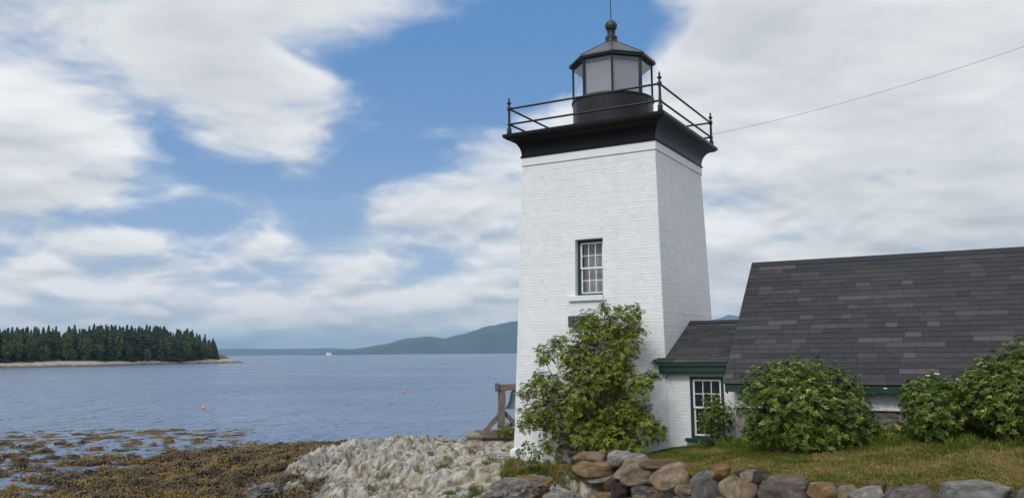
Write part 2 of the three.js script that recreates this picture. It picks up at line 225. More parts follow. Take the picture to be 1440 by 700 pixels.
/* ------------------------------------------------------------------ sea */
{
  const S = 512, hgt = (u, v, s) => 0.5 + 0.30 * tn(u, v, 9, s) + 0.22 * tn(u, v, 19, s + 3) + 0.14 * tn(u, v, 43, s + 5) + 0.07 * tn(u, v, 90, s + 7);
  const wave = noiseTex(S, (u, v) => { const k = hgt(u, v, 2); return [k, k, k]; }, false); wave.repeat.set(1 / 9, 1 / 5.5);
  const arr = new Float32Array(S * S); for (let y = 0; y < S; y++) for (let x = 0; x < S; x++) arr[y * S + x] = hgt(x / S, y / S, 21);
  const nrm = noiseTex(S, (u, v, x, y) => { const dx = (arr[y * S + (x + 1) % S] - arr[y * S + (x + S - 1) % S]) * 14, dy = (arr[((y + 1) % S) * S + x] - arr[((y + S - 1) % S) * S + x]) * 14, l = Math.hypot(dx, dy, 1); return [0.5 - dx / l / 2, 0.5 - dy / l / 2, 0.5 + 0.5 / l]; }, false); nrm.repeat.set(1 / 47, 1 / 31);
  const lanes = noiseTex(256, (u, v) => { const k = clamp(0.78 + 0.3 * tn(u, v, 4, 40) + 0.2 * tn(u, v, 11, 44)); return [k, k, k]; }, false); lanes.repeat.set(1 / 260, 1 / 120);
  M.sea = new THREE.MeshPhysicalMaterial({ color: rgb(0.135, 0.205, 0.325), roughness: 0.33, roughnessMap: lanes, ior: 1.34, bumpMap: wave, bumpScale: 0.26, normalMap: nrm, normalScale: new THREE.Vector2(0.8, 0.8) });
  const rings = [0]; for (let r = 6; r < 26000; r *= 1.035) rings.push(r); const NA = 240, p = [], u = [], idx = [];
  rings.forEach((r) => { for (let a = 0; a <= NA; a++) { const t = a / NA * 2 * Math.PI, x = r * Math.sin(t), z = -r * Math.cos(t), k = sstep(160, 40, r); p.push(x, SEA + k * (0.012 * n2(x * 0.7, z * 1.1) + 0.006 * n2(x * 2.3, z * 3)), z); u.push(x, z); } });
  for (let i = 0; i < rings.length - 1; i++) for (let a = 0; a < NA; a++) { const k = i * (NA + 1) + a; idx.push(k, k + 1, k + NA + 1, k + 1, k + NA + 2, k + NA + 1); }
  const g = new THREE.BufferGeometry(); g.setAttribute('position', new THREE.Float32BufferAttribute(p, 3)); g.setAttribute('uv', new THREE.Float32BufferAttribute(u, 2)); g.setIndex(idx); g.computeVertexNormals();
  if (g.attributes.normal.getY(NA * 3) < 0) { for (let i = 0; i < idx.length; i += 3) { const t = idx[i]; idx[i] = idx[i + 1]; idx[i + 1] = t; } g.setIndex(idx); g.computeVertexNormals(); }
  struct('sea', g, M.sea, 'rippled blue grey bay reaching the horizon', 'sea');
}

/* ------------------------------------------------------------------ far hills and shore */
function ridge(name, label, pts, depth, thick, seed, mat) {   // crest given as sight lines, at its own real distance
  const N = 140, MR = 26, p = [], idx = [], c = [];
  const crest = pts.map(([px, py]) => at(px, py, depth));
  for (let i = 0; i <= N; i++) {
    const x = lerp(crest[0].x, crest[crest.length - 1].x, i / N); let k = 0; while (k < crest.length - 2 && crest[k + 1].x < x) k++;
    const t = clamp((x - crest[k].x) / (crest[k + 1].x - crest[k].x)), ts = t * t * (3 - 2 * t), top = lerp(crest[k].y, crest[k + 1].y, lerp(t, ts, 0.7));
    for (let j = 0; j <= MR; j++) {
      const v = j / MR * 2 - 1, prof = Math.pow(Math.max(0, 1 - v * v), 0.8), z = -depth - v * thick;
      const rough = 1 - 0.34 * prof * (1 - prof) * 4 * (0.4 + ridged(x / thick * 2.3 + seed, v * 1.4, 3)) + 0.02 * n2(x / thick * 14, v * 8 + seed);
      p.push(x, SEA - 3 + (top - SEA + 3) * prof * rough, z); const g = 0.5 + 0.9 * fbm(x / thick * 4 + seed, v * 3, 4), q = mix3([0.012, 0.024, 0.022], [0.042, 0.058, 0.04], clamp(g)); c.push(...q);
    }
  }
  for (let i = 0; i < N; i++) for (let j = 0; j < MR; j++) { const k = i * (MR + 1) + j; idx.push(k, k + 1, k + MR + 1, k + 1, k + MR + 2, k + MR + 1); }
  const g = new THREE.BufferGeometry(); g.setAttribute('position', new THREE.Float32BufferAttribute(p, 3)); g.setAttribute('color', new THREE.Float32BufferAttribute(c, 3)); g.setIndex(idx); g.computeVertexNormals();
  return struct(name, g, mat, label, 'hill');
}
M.far = std({ color: 0xffffff, vertexColors: true, roughness: 1, side: THREE.DoubleSide });
ridge('hill', 'long wooded mountain rising behind the tower across the bay', [[470, 496], [500, 491], [545, 484], [575, 476], [605, 473], [625, 476], [650, 470], [690, 458], [730, 451], [790, 446], [860, 458], [930, 480], [1000, 494]], 9000, 1500, 3, M.far);
ridge('hill', 'small blue peak showing between the tower and the house roof', [[940, 480], [985, 458], [1010, 448], [1026, 443], [1045, 446], [1090, 462], [1150, 485]], 12500, 1600, 8, M.far);
ridge('hill', 'low hazy shore along the horizon beside the spruce point', [[200, 500], [280, 491], [330, 490], [400, 490.5], [460, 489.5], [520, 492], [580, 491], [640, 492], [760, 494]], 13500, 1400, 15, M.far);

/* ------------------------------------------------------------------ the spruce point */
{
  const A = onLevel(-260, 520, SEA), pts = [[-260, 521], [-60, 519], [0, 517.6], [60, 516.5], [120, 515.2], [180, 513.6], [240, 512.2], [300, 511], [345, 510]].map(([x, y]) => onLevel(x, y, SEA));
  const N = 620, RW = 40, p = [], c = [], idx = [];
  for (let i = 0; i <= N; i++) {
    const s = i / N * (pts.length - 1), k = Math.min(pts.length - 2, Math.floor(s)), q = pts[k].clone().lerp(pts[k + 1], s - k), tip = sstep(N, N - 70, i);
    for (let j = 0; j <= RW; j++) {
      const v = j / RW, back = Math.pow(v, 2.2) * lerp(14, 260, tip), e = 0.8 * fbm((q.x + back * 0.3) * 0.12, back * 0.22 + 4, 3) + 0.5 * n2(q.x * 0.5, back * 0.5);
      const h = SEA - 0.5 + (1 - Math.exp(-back / 7)) * lerp(0.7, 3.1, tip) + back * 0.012 * tip + e * 0.5 - sstep(0.9, 1, v) * 8;
      const rad = Math.hypot(q.x, q.z), kk = 1 + (back - 2) / rad; p.push(q.x * kk, h, q.z * kk); const top = h - SEA, n = fbm(q.x * 0.35, back * 0.4, 3);
      let col = mix3([0.10, 0.08, 0.05], [0.36, 0.32, 0.27], sstep(0.5, 1.3, top + n * 0.6)); col = mix3(col, [0.05, 0.07, 0.025], sstep(2.2, 2.9, top + n * 0.4)); c.push(...col);
    }
  }
  for (let i = 0; i < N; i++) for (let j = 0; j < RW; j++) { const k = i * (RW + 1) + j; idx.push(k, k + RW + 1, k + 1, k + 1, k + RW + 1, k + RW + 2); }
  const g = new THREE.BufferGeometry(); g.setAttribute('position', new THREE.Float32BufferAttribute(p, 3)); g.setAttribute('color', new THREE.Float32BufferAttribute(c, 3)); g.setIndex(idx); g.computeVertexNormals();
  struct('point_shore', g, M.far, 'low stony beach along the wooded point across the water', 'shore');
  // spruces
  const variants = [], r = rng(5), bark = std({ color: rgb(0.07, 0.055, 0.045) });
  const needle = [rgb(0.022, 0.042, 0.02), rgb(0.03, 0.054, 0.022), rgb(0.045, 0.068, 0.025), rgb(0.019, 0.034, 0.021)];
  for (let v = 0; v < 6; v++) {
    const s = new Soup(), H = 1, W = rr(0.19, 0.27, r), lv = 18, dark = needle[v % 4];
    for (let i = 0; i < lv; i++) {
      const f = i / lv, y = 0.08 + 0.92 * f, rad = W * Math.pow(1 - f, 0.8) * rr(0.75, 1.2, r) + 0.008, nb = 9 - Math.floor(f * 4), a0 = r() * 7;
      for (let b = 0; b < nb; b++) {
        const a = a0 + b / nb * 6.283 + rr(-0.2, 0.2, r), L = rad * rr(0.65, 1.2, r), ca = Math.cos(a), sa = Math.sin(a), w = rad * rr(0.35, 0.55, r), dr = L * rr(0.15, 0.5, r), up = 0.045;
        const o = V(0, y + up, 0), tip = V(ca * L, y - dr, sa * L), l = V(ca * L * 0.55 - sa * w, y - dr * 0.35 - 0.012, sa * L * 0.55 + ca * w), q = V(ca * L * 0.55 + sa * w, y - dr * 0.35 - 0.012, sa * L * 0.55 - ca * w), m = V(ca * L * 0.6, y - dr * 0.3 + 0.015, sa * L * 0.6), lo = V(ca * L * 0.5, y - dr * 0.5 - 0.05, sa * L * 0.5);
        const k = rr(0.75, 1.3, r), col = dark.clone().multiplyScalar(k);
        s.tri(o, l, m, col); s.tri(o, m, q, col); s.tri(l, tip, m, col); s.tri(m, tip, q, col); s.tri(o, lo, tip, col);
      }
    }
    variants.push({ crown: s.geo(), trunk: bar(V(0, -0.06, 0), V(0, 0.98, 0), 0.014, 0.002, 5) });
  }
  M.needle = std({ color: 0xffffff, vertexColors: true, roughness: 0.95, side: THREE.DoubleSide });
  // skyline of the wood
  const sky = [[-200, 455], [0, 457], [60, 459], [110, 457], [160, 455], [200, 458], [235, 461], [262, 463], [285, 469], [298, 476], [308, 488]];
  const skyAt = (x) => { let k = 0; while (k < sky.length - 2 && sky[k + 1][0] < x) k++; return lerp(sky[k][1], sky[k + 1][1], clamp((x - sky[k][0]) / (sky[k + 1][0] - sky[k][0]))); };
  const shoreAt = (x) => lerp(517.6, 511, clamp(x / 300, -1, 1));
  const heightOver = (px, depth, drop) => { const t = at(px, skyAt(px) + drop, depth); return t.y; };
  let made = 0; const rest = [[], [], [], [], [], []];
  for (let row = 0; row < 7; row++) {
    const step = row < 3 ? 5.2 : 6;
    for (let px = (row < 3 ? -24 : -60) + row * 2.1; px < 309 - row * 1.2; px += step * rr(0.75, 1.3, r)) {
      const d0 = -onLevel(px, shoreAt(px), SEA).z, depth = d0 + 13 + row * 11 + rr(-4, 4, r), base = SEA + 2.4 + row * 0.5;
      const drop = row < 2 ? rr(1, 16, r) * (px > 285 ? 0.7 : 1) : rr(-4, 15, r), top = heightOver(px, depth, drop), Hh = Math.max(5, (top - base) * rr(0.93, 1.03, r)), p = at(px, 500, depth), v = Math.floor(r() * 6);
      if (row < 4 && made < 290) {
        const t = thing('spruce_tree', (row < 2 ? 'dark spruce at the front edge of the wooded point, ' : 'dark spruce standing deep in the wooded point, ') + (px < 100 ? 'toward the left edge' : px < 220 ? 'midway along' : 'toward the tip'), 'spruce tree', [p.x, base - 0.5, p.z], r() * 6, row < 2 ? 'spruces along the shore of the wooded point' : 'spruces inside the wooded point');
        const wf = rr(0.85, 1.6, r); t.scale.set(Hh * wf, Hh, Hh * wf); mesh('crown', variants[v].crown, M.needle, t); mesh('trunk', variants[v].trunk, bark, t); made++;
      } else rest[v].push([p.x, base - 0.5, p.z, Hh, r() * 6]);
    }
  }
  const all = rest.flat(), im = new THREE.InstancedMesh(merge([variants[0].crown.clone(), (() => { const q = variants[0].trunk.clone().toNonIndexed(); q.setAttribute('color', new THREE.BufferAttribute(new Float32Array(q.attributes.position.count * 3).fill(0.05), 3)); return q; })()]), M.needle, all.length);
  all.forEach(([x, y, z, h, a], i) => im.setMatrixAt(i, new THREE.Matrix4().compose(V(x, y, z), new THREE.Quaternion().setFromAxisAngle(V(0, 1, 0), a), V(h, h, h))));
  im.name = 'spruce_wood'; tag(im, 'mass of dark spruces filling the back of the wooded point', 'wood', null, 'stuff'); scene.add(im);
  // lighter broadleaf trees along the edge
  for (const [px, w, hpx] of [[22, 13, 44], [120, 12, 38], [165, 12, 44], [8, 15, 34], [62, 12, 26], [92, 11, 42], [137, 13, 30], [101, 9, 20], [180, 10, 24], [206, 9, 18], [262, 12, 26], [288, 10, 24], [40, 12, 46], [236, 9, 40]]) {
    const d0 = -onLevel(px, shoreAt(px), SEA).z + 7, b = at(px, shoreAt(px) - 5, d0), sc = d0 / F, s = new Soup(), hh = hpx * sc, ww = w * sc, tint = rr(0.8, 1.25, r);
    for (let i = 0; i < 620; i++) { const u = rr(-1, 1, r), a = r() * 6.28, q = Math.cbrt(r()) * (0.75 + 0.3 * n3(Math.cos(a) * 1.5, u * 2, Math.sin(a) * 1.5 + px)), k = Math.sqrt(1 - u * u) * q, c = V(Math.cos(a) * k * ww * 0.62, hh * (0.55 + 0.45 * u * q), Math.sin(a) * k * ww * 0.62), z = rr(0.35, 0.75, r), d1 = V(rr(-1, 1, r), rr(-1, 1, r), rr(-1, 1, r)).multiplyScalar(z), d2 = V(rr(-1, 1, r), rr(-1, 1, r), rr(-1, 1, r)).multiplyScalar(z); s.tri(c.clone().add(d1), c.clone().add(d2), c.clone().sub(d1).sub(d2), rgb(0.08, 0.11, 0.03).multiplyScalar(tint * rr(0.7, 1.3, r))); }
    const t = thing('broadleaf_tree', 'light green broadleaf tree among the spruces on the wooded point', 'tree', [b.x, SEA + 1.7, b.z], 0, 'broadleaf trees on the wooded point');
    mesh('crown', s.geo(), M.needle, t); mesh('trunk', bar(V(0, -0.5, 0), V(0, hh * 0.6, 0), 0.2, 0.08, 6), bark, t);
  }
}
console.log('far');

/* ------------------------------------------------------------------ brickwork */
// one painted brick wall face: at(u, v, out) maps face metres to the thing's own axes; holes are [u0, u1, v0, v1]
function brickFace(place, halfAt, v0, v1, holes, seed, list) {
  const r = rng(seed), ch = 0.0745, bl = 0.222, s = new Soup(), j = 0.005, bev = 0.007;
  let row = 0;
  for (let v = v0; v < v1 - 0.02; v += ch, row++) {
    const vt = Math.min(v + ch, v1), hw = Math.min(halfAt(v), halfAt(vt)) - 0.004, rowOut = rr(-0.0018, 0.0018, r);
    let u = -hw, first = true;
    while (u < hw - 0.01) {
      let L = first ? (row % 2 ? bl * 0.5 : bl) : bl * (row % 6 === 5 ? 0.5 : 1); first = false; L *= rr(0.97, 1.03, r);
      let e = Math.min(u + L, hw); if (hw - e < 0.06) e = hw;
      let a = u, b = e; u = e;
      let parts = [[a, b]];
      for (const [h0, h1, g0, g1] of holes) if (vt > g0 + 0.012 && v < g1 - 0.012) parts = parts.flatMap(([p, q]) => { const o = []; if (p < h0) o.push([p, Math.min(q, h0)]); if (q > h1) o.push([Math.max(p, h1), q]); return o; }).filter(([p, q]) => q - p > 0.03);
      for (const [p, q] of parts) {
        const out = 0.0034 + rowOut * 0.8 + rr(-0.001, 0.001, r), tl = rr(-0.0008, 0.0008, r), tv = rr(-0.0011, 0.0011, r), sag = rr(-0.002, 0.002, r);
        const pa = p + j / 2, pb = q - j / 2, va = v + j / 2 + sag, vb = vt - j / 2 + sag;
        const O = [place(pa, va, 0), place(pb, va, 0), place(pb, vb, 0), place(pa, vb, 0)];
        const I = [place(pa + bev, va + bev, out - tl - tv), place(pb - bev, va + bev, out + tl - tv), place(pb - bev, vb - bev, out + tl + tv), place(pa + bev, vb - bev, out - tl + tv)];
        s.quad(I[0], I[1], I[2], I[3]); for (let k = 0; k < 4; k++) s.quad(O[k], O[(k + 1) % 4], I[(k + 1) % 4], I[k]);
      }
    }
  }
  list.push(s.geo());
}
function faceWithHoles(place, pts, holes, list) {
  const sh = new THREE.Shape(pts.map(([u, v]) => new THREE.Vector2(u, v)));
  for (const [a, b, c, d] of holes) sh.holes.push(new THREE.Path([new THREE.Vector2(a, c), new THREE.Vector2(a, d), new THREE.Vector2(b, d), new THREE.Vector2(b, c)]));
  const g = new THREE.ShapeGeometry(sh).toNonIndexed(), p = g.attributes.position; for (let i = 0; i < p.count; i++) { const q = place(p.getX(i), p.getY(i), 0); p.setXYZ(i, q.x, q.y, q.z); } g.computeVertexNormals(); boxUV(g); list.push(g);
}
function reveal(place, [a, b, c, d], depth, list) { const s = new Soup(), P = (u, v, o) => place(u, v, o); s.quad(P(a, c, 0), P(a, c, -depth), P(a, d, -depth), P(a, d, 0)); s.quad(P(b, c, -depth), P(b, c, 0), P(b, d, 0), P(b, d, -depth)); s.quad(P(a, d, -depth), P(b, d, -depth), P(b, d, 0), P(a, d, 0)); s.quad(P(a, c, 0), P(b, c, 0), P(b, c, -depth), P(a, c, -depth)); list.push(s.geo()); }
// a sash window in its own frame: part "window" with sub-parts
function sashWindow(parent, place3, w, h, cols, rowsUp, rowsDown, backing) {
  const g = new THREE.Group(); g.name = 'window'; parent.add(g); place3(g);
  const fr = 0.06;
  mesh('frame', [bx(fr, h, 0.11, -w / 2 + fr / 2, h / 2, 0), bx(fr, h, 0.11, w / 2 - fr / 2, h / 2, 0), bx(w - 2 * fr, fr, 0.11, 0, h - fr / 2, 0), bx(w - 2 * fr, fr * 0.8, 0.12, 0, fr * 0.4, 0)], M.green, g);
  const iw = w - 2 * fr, ib = fr * 0.8, ih = h - fr - ib, mid = ib + ih * rowsDown / (rowsUp + rowsDown);
  const sash = (y0, y1, z, rows) => {
    const st = 0.036, m = 0.016, L = [bx(st, y1 - y0, 0.035, -iw / 2 + st / 2 + 0.001, (y0 + y1) / 2, z), bx(st, y1 - y0, 0.035, iw / 2 - st / 2 - 0.001, (y0 + y1) / 2, z), bx(iw - 2 * st, st, 0.035, 0, y0 + st / 2 + 0.001, z), bx(iw - 2 * st, st, 0.035, 0, y1 - st / 2 - 0.001, z)];
    mesh('sash', L, M.trim, g);
    const pw = (iw - 2 * st) / cols, ph = (y1 - y0 - 2 * st) / rows, mu = [];
    for (let i = 1; i < cols; i++) mu.push(bx(m, y1 - y0 - 2 * st, 0.028, -iw / 2 + st + i * pw, (y0 + y1) / 2, z));
    for (let k = 1; k < rows; k++) mu.push(bx(iw - 2 * st, m, 0.026, 0, y0 + st + k * ph, z));
    mesh('muntins', mu, M.trim, g);
    for (let i = 0; i < cols; i++) for (let k = 0; k < rows; k++) { const pn = mesh('pane', paneGeo(pw - 0.004, ph - 0.004), M.glass, g); pn.position.set(-iw / 2 + st + (i + 0.5) * pw, y0 + st + (k + 0.5) * ph, z + rr(-0.001, 0.001)); pn.rotation.set(rr(-0.012, 0.012), rr(-0.012, 0.012), 0); }
  };
  sash(mid - 0.02, h - fr, 0.012, rowsUp); sash(ib, mid + 0.02, -0.026, rowsDown);
  backing?.(g, iw, ib, ih);
  return g;
}
const paneCache = new Map(); function paneGeo(w, h) { const k = w.toFixed(3) + h.toFixed(3); if (!paneCache.has(k)) paneCache.set(k, new THREE.PlaneGeometry(w, h)); return paneCache.get(k); }
function squareSweep(profile) { const s = new Soup(); for (let k = 0; k < 4; k++) { const a = k * Math.PI / 2, c = Math.cos(a), n = Math.sin(a), P = (u, y, o) => V(u * c + o * n, y, -u * n + o * c); for (let i = 0; i < profile.length - 1; i++) { const [r0, y0] = profile[i], [r1, y1] = profile[i + 1]; s.quad(P(-r0, y0, r0), P(r0, y0, r0), P(r1, y1, r1), P(-r1, y1, r1)); } } return s.geo(); }

/* ------------------------------------------------------------------ lighthouse */
const tower = thing('lighthouse', 'white square brick lighthouse with black cornice and lantern', 'lighthouse', [TX, 0, TZ], YAW);
{
  const WB = 1.993, WT = 1.772, HT = 7.407, hw = (h) => WB + (WT - WB) * h / HT, V1 = 7.2;
  const faces = [0, 1, 2, 3].map((k) => { const a = k * Math.PI / 2, c = Math.cos(a), n = Math.sin(a), sl = (WB - WT) / HT; return (u, v, o) => { const oo = hw(v) + o, vv = v + o * sl; return V(u * c + oo * n, vv, -u * n + oo * c); }; });   // 0 front, 1 right
  const hole = [-0.31, 0.42, 3.83, 5.2], core = [], bricks = [];
  faces.forEach((f, k) => { const hs = k === 0 ? [hole] : []; faceWithHoles(f, [[-hw(0), 0], [hw(0), 0], [hw(V1 + 0.02), V1 + 0.02], [-hw(V1 + 0.02), V1 + 0.02]], hs, core); brickFace(f, hw, 0.16, V1, hs.map(([a, b, c, d]) => [a, b, c, d]), 100 + k, bricks); if (k === 0) reveal(f, hole, 0.27, core); });
  mesh('wall', core, M.white, tower);
  const bw = mesh('brickwork', bricks, M.white, tower); bw.userData.kind = 'stuff';
  mesh('plinth', squareSweep([[WB - 0.05, -0.5], [WB + 0.07, -0.5], [WB + 0.07, 0.12], [WB + 0.02, 0.17], [WB - 0.03, 0.17]]), M.white, tower);
  mesh('frieze', squareSweep([[hw(V1) - 0.02, V1], [hw(V1) + 0.03, V1], [hw(V1) + 0.034, V1 + 0.018], [hw(V1) + 0.022, V1 + 0.03], [WT + 0.022, HT + 0.02]]), M.white, tower);
  const prof = [[WT - 0.05, HT + 0.0], [WT + 0.045, HT], [WT + 0.055, HT + 0.022], [WT + 0.045, HT + 0.045], [WT + 0.022, HT + 0.052]];
  for (let i = 0; i <= 10; i++) { const a = i / 10 * Math.PI / 2; prof.push([WT + 0.025 + 0.28 * (1 - Math.cos(a)), HT + 0.06 + 0.40 * Math.sin(a)]); }
  prof.push([2.10, 7.885], [2.155, 7.925], [2.158, 7.985], [2.15, 8.0], [0, 8.004]);
  mesh('cornice', squareSweep(prof), M.black, tower);
  // window
  sashWindow(tower, (g) => { const q = faces[0]((hole[0] + hole[1]) / 2, hole[2] + 0.012, -0.205); g.position.copy(q); g.rotation.x = -Math.atan((WB - WT) / HT); }, hole[1] - hole[0] - 0.004, hole[3] - hole[2] - 0.016, 3, 2, 2, (g, iw, ib, ih) => {
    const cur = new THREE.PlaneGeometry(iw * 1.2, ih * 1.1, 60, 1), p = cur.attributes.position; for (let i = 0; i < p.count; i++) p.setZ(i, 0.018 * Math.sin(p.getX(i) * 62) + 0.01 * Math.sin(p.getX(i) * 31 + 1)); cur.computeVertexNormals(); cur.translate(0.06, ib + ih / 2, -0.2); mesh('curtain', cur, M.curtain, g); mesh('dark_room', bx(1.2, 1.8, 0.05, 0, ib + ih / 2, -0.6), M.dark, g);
  });
  const sl = mesh('sill', rbx(0.9, 0.13, 0.16, 0.012), M.white, tower); sl.position.copy(faces[0](-0.0, 3.765, 0.0)); sl.position.x -= 0.02;
  const pl = mesh('plaque', rbx(0.78, 0.26, 0.04, 0.01), M.plaque, tower); pl.position.copy(faces[0](-0.1, 3.22, 0.025)); tag(pl, 'dark blank slate plaque set in the wall');
  // gallery rails
  const RP = 2.023, postG = new THREE.LatheGeometry([[0, 0], [0.062, 0], [0.062, 0.1], [0.05, 0.115], [0.066, 0.14], [0.05, 0.165], [0.037, 0.22], [0.04, 0.25], [0.052, 0.262], [0.052, 0.285], [0.036, 0.3], [0.03, 0.62], [0.05, 0.635], [0.054, 0.68], [0.05, 0.72], [0.028, 0.745], [0.022, 0.78], [0.055, 0.82], [0.058, 0.835], [0.03, 0.86], [0.022, 0.89], [0.028, 0.91], [0.02, 0.945], [0.0, 0.99]].map(([a, b]) => new THREE.Vector2(a, b)), 12);
  for (const [sx, sz] of [[-1, 1], [1, 1], [1, -1], [-1, -1]]) { const p = mesh('railing_post', postG, M.iron, tower); p.position.set(sx * RP, 8.0, sz * RP); }
  for (const h of [8.275, 8.68]) for (let k = 0; k < 4; k++) { const c = [[-1, 1], [1, 1], [1, -1], [-1, -1]], a = c[k], b = c[(k + 1) % 4]; mesh('rail', bar(V(a[0] * RP, h, a[1] * RP), V(b[0] * RP, h, b[1] * RP), 0.026, 0.026, 10), M.iron, tower); }
  // lantern
  mesh('lantern_parapet', new THREE.LatheGeometry([[0.9, 8.0], [1.09, 8.0], [1.09, 8.06], [1.06, 8.07], [1.06, 9.0], [1.095, 9.01], [1.095, 9.05], [0.9, 9.06]].map(([a, b]) => new THREE.Vector2(a, b)), 64), M.lanternMetal, tower);
  for (let k = 0; k < 16; k++) { const a = (k + 0.5) / 16 * 6.2832; mesh('parapet_seam', bar(V(Math.sin(a) * 1.061, 8.07, Math.cos(a) * 1.061), V(Math.sin(a) * 1.061, 9.0, Math.cos(a) * 1.061), 0.007, 0.007, 5), M.lanternMetal, tower); }
  const RG = 1.06, G0 = 9.05, G1 = 10.06, oct = (k, r, y) => { const a = (k + 0.5) * Math.PI / 4; return V(Math.sin(a) * r, y, Math.cos(a) * r); };
  for (let k = 0; k < 8; k++) {
    mesh('mullion', beam(oct(k, RG - 0.02, G0), oct(k, RG - 0.02, G1), 0.05, 0.05), M.lanternMetal, tower);
    const a = oct(k, RG - 0.02, 0), b = oct(k + 1, RG - 0.02, 0), pn = mesh('lantern_pane', paneGeo(a.distanceTo(b) - 0.05, G1 - G0), M.glass, tower);
    pn.position.set((a.x + b.x) / 2, (G0 + G1) / 2, (a.z + b.z) / 2); pn.rotation.y = (k + 1) * Math.PI / 4;
    if (k === 7 || k === 0) { const sh = mesh('lantern_shade', paneGeo(a.distanceTo(b) - 0.1, G1 - G0 - 0.04), M.frosted, tower); sh.position.set((a.x + b.x) / 2 * 0.95, (G0 + G1) / 2, (a.z + b.z) / 2 * 0.95); sh.rotation.y = (k + 1) * Math.PI / 4; }
    mesh('transom', beam(oct(k, RG - 0.03, G1 - 0.02), oct(k + 1, RG - 0.03, G1 - 0.02), 0.06, 0.05), M.lanternMetal, tower);
  }
  // roof of eight sheets, each with its seam, over a closed soffit
  const RE = 1.135, up = (k, r, y) => oct(k, r, y);
  for (let k = 0; k < 8; k++) { const s = new Soup(); s.quad(up(k, RE, 10.12), up(k + 1, RE, 10.12), up(k + 1, 0.16, 10.70), up(k, 0.16, 10.70)); s.quad(up(k, RE, 10.04), up(k + 1, RE, 10.04), up(k + 1, RE, 10.12), up(k, RE, 10.12)); s.quad(up(k, 0.02, 10.06), up(k + 1, 0.02, 10.06), up(k + 1, RE, 10.04), up(k, RE, 10.04)); mesh('roof_sheet', s.geo(), M.slateRoof, tower); mesh('roof_seam', bar(up(k, RE, 10.12), up(k, 0.16, 10.70), 0.016, 0.012, 6), M.lanternMetal, tower); mesh('eave_edge', beam(up(k, RE, 10.075), up(k + 1, RE, 10.075), 0.03, 0.075), M.verdigris, tower); }
  mesh('ventilator', new THREE.LatheGeometry([[0.2, 10.66], [0.17, 10.72], [0.16, 10.8], [0.175, 10.83], [0.14, 10.86], [0.11, 10.9], [0.105, 10.98], [0.12, 11.0], [0.08, 11.03]].map(([a, b]) => new THREE.Vector2(a, b)), 20), M.lanternMetal, tower);
  mesh('ventilator_ball', new THREE.SphereGeometry(0.165, 28, 20).scale(1, 0.97, 1).translate(0, 11.16, 0), M.verdigris, tower);
  mesh('lightning_rod', bar(V(0, 11.3, 0), V(0, 12.7, 0), 0.014, 0.008, 6), M.iron, tower);
  const oc = new THREE.CylinderGeometry(0.02, RG - 0.03, 0.14, 8, 1, true); oc.rotateY(Math.PI / 8); oc.translate(0, 10.0, 0); mesh('ceiling', oc, M.ceiling, tower);
}

/* ------------------------------------------------------------------ roofs of shingles */
const shingleTones = [[0.046, 0.046, 0.053], [0.054, 0.053, 0.060], [0.063, 0.061, 0.068], [0.073, 0.070, 0.077], [0.086, 0.082, 0.088], [0.104, 0.098, 0.103], [0.037, 0.038, 0.044], [0.049, 0.049, 0.057]];
M.shingle = shingleTones.map((c) => std({ color: rgb(...c), map: scaled(grainTex, 2.6), roughness: 0.9, bumpMap: scaled(bumpTex, 4), bumpScale: 0.003 }));
M.shingleMass = std({ color: 0xffffff, vertexColors: true, map: M.shingle[0].map, roughness: 0.9, bumpMap: M.shingle[0].bumpMap, bumpScale: 0.003 });
